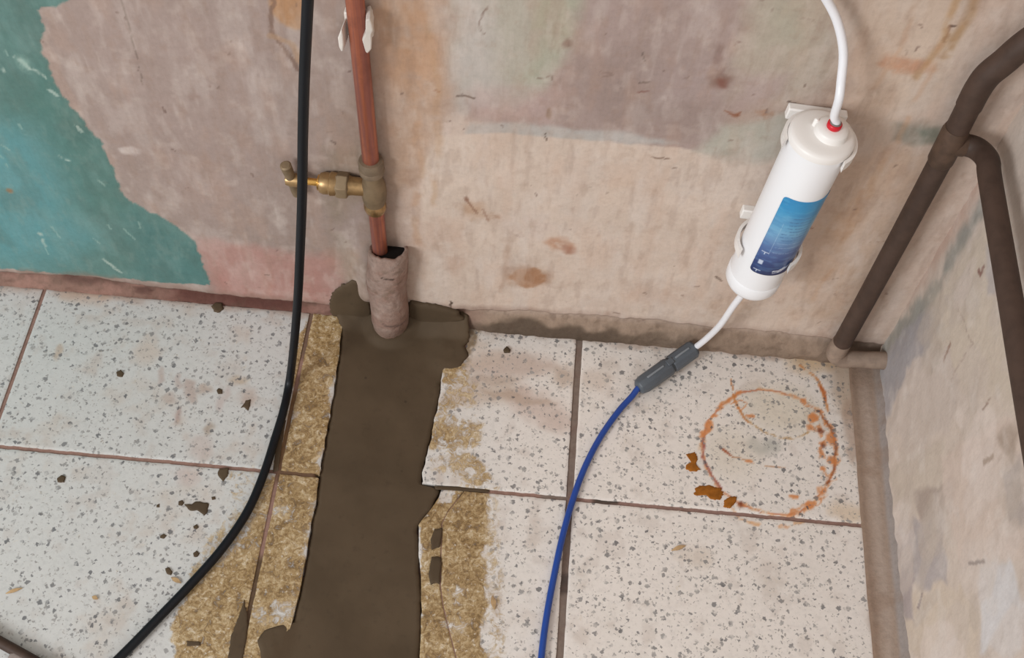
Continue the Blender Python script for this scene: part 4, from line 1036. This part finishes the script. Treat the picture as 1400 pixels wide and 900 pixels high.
# rounded corners
wl_, hl_ = (aR-aL)*R0, zT-zB
rc = .004
inset = np.maximum(0, rc-np.minimum(Z2, 1-Z2)*hl_); shr = np.where(inset > 0, rc-np.sqrt(np.maximum(rc*rc-inset*inset, 0)), 0)
arc = shr+A2*(wl_-2*shr)
ang = aL+arc/R0
V = np.stack([(R0+.0010)*np.cos(ang), (R0+.0010)*np.sin(ang), zB+Z2*hl_-FB], -1).reshape(-1, 3)
PL = np.stack([arc.ravel(), (Z2*hl_).ravel()], 1)       # label coordinates in metres: x along, y up
lb = Paint(PL, (60, 150, 200))
h = (Z2.ravel())
stops = [0, .10, .22, .36, .48, .60, .74, .88, 1.0]
cols = np.array([(26, 40, 84), (34, 50, 98), (58, 80, 132), (88, 112, 158), (104, 146, 186), (108, 164, 200), (88, 158, 198), (52, 142, 192), (44, 136, 188)], float)
lb.col = np.stack([np.interp(h, stops, cols[:, k]) for k in range(3)], 1)
lb.mottle(.25, 140, (130, 180, 210), seed=3, st=(.6, 2)); lb.mottle(.2, 90, (40, 90, 150), seed=7, st=(.5, 2))
for k, (yy, x0, x1) in enumerate(((.098, .016, .034), (.092, .014, .036), (.087, .015, .036), (.082, .013, .034), (.077, .014, .036), (.072, .012, .036), (.067, .012, .034), (.062, .014, .036), (.056, .012, .034), (.049, .012, .036), (.040, .012, .036))):
    yy = yy*hl_/.125
    lb.line(np.array([(x0, yy), (x1, yy)]), .0006, (54, 92, 140) if k < 8 else (150, 176, 206), .6, wob=.0004, fr=500, br=.42, bf=900)
lb.line(np.array([(.0095, .03), (.0095, .075)]), .0003, (190, 210, 230), .5, wob=0, br=.4, bf=700)
for yy in (.005, .0165, .032):            # small white symbols down the left edge
    if yy == .0165: lb.fill(np.array([(.004, .014), (.008, .014), (.008, .020), (.004, .020)]), (206, 214, 228), .9, soft=.0006, wob=.0004)
    else:
        lb.line(np.array([(.003, yy), (.009, yy)]), .0006, (214, 222, 234), .85, wob=.0003); lb.line(np.array([(.006, yy), (.006, yy-.003)]), .0005, (214, 222, 234), .8, wob=.0003)
# white swoosh and lettering at the lower right corner of the label
lb.line(np.array([(.020, .0035), (.027, .005), (.036, .012), (.041, .02)]), .0009, (226, 230, 238), .9, wob=.0003, taper=True)
lb.line(np.array([(.0205, .0062), (.025, .0068), (.030, .010)]), .0013, (236, 238, 242), .9, wob=.0006, fr=500, br=.35, bf=900)
me = mesh_from('label', V, gridfaces(na, nz_))
setattr_col(me, lb.rgba())
o = link('label', me, MT['label']); o.parent = wf
sd = o.modifiers.new('thickness', 'SOLIDIFY'); sd.thickness = .0003; sd.offset = -1
o['label'] = 'blue printed label fading from sky blue to navy'
wf.rotation_euler = (0, TILT, 0)

def clip(zc_, lab, earL, earR, up=0.0, aL=205):
    """C-shaped snap clip screwed to the wall that holds the filter"""
    A0 = leaned(zc_); FX, zc_ = float(A0[0]), float(A0[2])
    c = empty('filter_clip', (FX, 0, zc_), lab, 'clip', 'white clips holding the filter')
    hh = .0045
    ri, ro = R0+.0025, R0+.0054
    a0, a1 = math.radians(-50), math.radians(aL)
    arc = [a0+(a1-a0)*k/40 for k in range(41)]
    tipL = [(FX+(ro+.001)*math.cos(a1+.10), FY+(ro+.001)*math.sin(a1+.10))]
    tipR = [(FX+(ro+.001)*math.cos(a0-.10), FY+(ro+.001)*math.sin(a0-.10))]
    poly = [(FX+ri*math.cos(a), FY+ri*math.sin(a)) for a in arc]+tipL+[(FX+ro*math.cos(a), FY+ro*math.sin(a)) for a in arc[::-1]]+tipR
    b = MB(); n = len(poly)
    V = [(x, y, zc_+up-hh) for x, y in poly]+[(x, y, zc_+up+hh) for x, y in poly]
    m = len(arc); F = [(i, (i+1) % n, n+(i+1) % n, n+i) for i in range(n)]
    for i in range(m-1):                 # strips of the two flat sides
        j = m+1+(m-1-i); F += [(i, i+1, j-1, j), (n+i, n+j, n+j-1, n+i+1)]
    F += [(m-1, m, m+1), (n+m-1, n+m+1, n+m), (0, 2*m+1, 2*m+2-1-0) if False else (0, n-1, n-2), (n, 2*n-2, 2*n-1)]
    b.add(V, F); b.build('jaws', MT['white_clip'], c, sharp=45)
    b = MB(); b.prism([(-earL, -.0062), (earR, -.0062), (earR, .0062), (-earL, .0062)], -.0085, -.0004, lambda x, z, h: (FX+x, h, zc_+z)); b.build('back_plate', MT['white_clip'], c, bevel=.0012)
    b = MB(); b.prism([(-.012, -.0050), (.012, -.0050), (.012, .0050), (-.012, .0050)], FY+ri+.001, -.006, lambda x, z, h: (FX+x, h, zc_+z)); b.build('neck', MT['white_clip'], c, bevel=.0008)
    c.rotation_euler = (0, TILT, 0)
    return c
clip(.3850, 'upper white wall clip with a wide back plate around the top of the filter', .0235, .0265, .006, 190)
clip(.2475, 'lower white wall clip around the filter below the middle of its label', .0245, .022)

# ------------------------------------------------------------------ tubes and cable
ft = leaned(FT+.0145, NX)
p1 = at(1150, 112, 1, -.037); p2 = at(1153, 70, 1, -.027); p3 = at(1145, 30, 1, -.020); p4 = at(1128, -4, 1, -.017); p5 = at(1100, -45, 1, -.015)
b = MB(); b.tube([ft-[0, 0, .010], ft, at(1141, 158, 1, -.041), at(1147, 136, 1, -.044), p1, p2, p3, p4, p5, *[p5+np.array([-.006-.022*k+.0014*k*k, 0, .03*k]) for k in range(1, 13)]], .0036, 16, 8)
o = b.build('white_tube', MT['tube_white']); thing(o, 'thick white plastic tube curving up the wall from the red collar of the filter', 'tube')
cA = at(872, 531, 2, .0105); cB = at(949, 480, 1, -.014)
cB[2] = max(cB[2], .02)
dirc = (cB-cA)/np.linalg.norm(cB-cA)
q0 = leaned(FB-.014)
b = MB(); b.tube([q0+[0, 0, .008], q0, at(1003, 418, 1, -.037), at(985, 444, 1, -.030), at(966, 463, 1, -.021), cB-dirc*.003, cB-dirc*.014], .0034, 16, 8)
o = b.build('white_tube', MT['tube_white']); thing(o, 'short white plastic tube from the foot of the filter to the grey connector', 'tube')
ic = empty('inline_connector', tuple((cA+cB)/2), 'dark grey ribbed inline connector joining the white tube to the blue tube', 'connector')
Lc = np.linalg.norm(cB-cA)
b = MB(); b.lathe([(.0060, 0), (.0086, .0022), (.0102, .008), (.0104, Lc*.52), (.0096, Lc*.55)], cA, dirc, 10); b.build('lower_half', MT['connector'], ic, sharp=25, bevel=.0006)
b = MB(); b.lathe([(.0090, Lc*.53), (.0090, Lc*.60)], cA, dirc, 24); b.build('centre_groove', MT['connector_dark'], ic)
b = MB(); b.lathe([(.0096, Lc*.58), (.0103, Lc*.61), (.0103, Lc*.95), (.0088, Lc*.985), (.0060, Lc)], cA, dirc, 10); b.build('upper_half', MT['connector'], ic, sharp=25, bevel=.0006)
up_ = np.array([-.35, -.3, .9]); up_ -= dirc*(up_@dirc); up_ /= np.linalg.norm(up_); sd_ = np.cross(dirc, up_)
for s0, s1 in ((.16, .44), (.64, .88)):
    b = MB(); b.prism([(Lc*s0, -.0011), (Lc*s1, -.0011), (Lc*s1, .0011), (Lc*s0, .0011)], .0094, .0112, lambda p, q, h: tuple(cA+dirc*p+sd_*q+up_*h)); b.build('raised_rib', MT['connector_rib'], ic, bevel=.0004)
b = MB(); b.prism([(Lc*.50, -.0035), (Lc*.60, -.0035), (Lc*.60, .0035), (Lc*.50, .0035)], .0085, .0108, lambda p, q, h: tuple(cA+dirc*p+sd_*q+up_*h)); b.build('locking_tab', MT['connector'], ic, bevel=.0005)
zt_ = .0037
fl = lambda u, v, z=.0037: at(u, v, 2, z)
b = MB(); b.tube([cA+dirc*.012, cA+dirc*.001, fl(864, 542, .0078), fl(846, 562, .0055), fl(822, 596), fl(801, 636), fl(785, 678), fl(770, 730), fl(757, 790), fl(747, 845), fl(740, 900), fl(733, 980), fl(722, 1080), fl(690, 1250)], .0033, 16, 8)
o = b.build('blue_tube', MT['blue']); thing(o, 'glossy blue plastic tube lying across the tiles from the grey connector', 'tube')
cf = lambda u, v, z=.0056: at(u, v, 2, z)
b = MB(); b.tube([cf(-60, 1120), cf(40, 1010), cf(110, 950), cf(165, 898), cf(214, 848), cf(260, 800), cf(304, 750), cf(338, 700), cf(360, 650), cf(376, 600), cf(388, 560, .007), at(396, 520, 1, -.094), at(402, 470, 1, -.086), at(407, 410, 1, -.080), at(410, 350, 1, -.076), at(413, 270, 1, -.072), at(414, 190, 1, -.070), at(416, 110, 1, -.070), at(419, 40, 1, -.070), at(423, -40, 1, -.070), at(427, -100, 1, -.070), *[at(427, -100, 1, -.070)+np.array([.002*k, .001*k, .06*k]) for k in range(1, 14)]], .0044, 16, 8)
o = b.build('black_cable', MT['black']); thing(o, 'black rubber cable hanging in front of the tap and curving over the left tiles', 'cable')

# ------------------------------------------------------------------ bits at the lower left corner of the view
a = at(-40, 856, 2, .006); c = at(70, 917, 2, .006)
b = MB(); b.tube([a+(a-c)*.6, a, c, c+(c-a)*.5], .0052, 14, 4)
o = b.build('wooden_rod', MT['rod']); thing(o, 'dark brown rod lying across the extreme lower left corner of the floor', 'rod')
o = splat('rubble_lump', [(12, 905), (16, 897), (24, 893), (32, 897), (42, 905), (46, 915), (30, 922), (14, 918)], 2, 0, .010, MT['lump'], 77, 0, 30, .04)
thing(o, 'rounded grey lump just below the brown rod at the lower left corner', 'rubble')
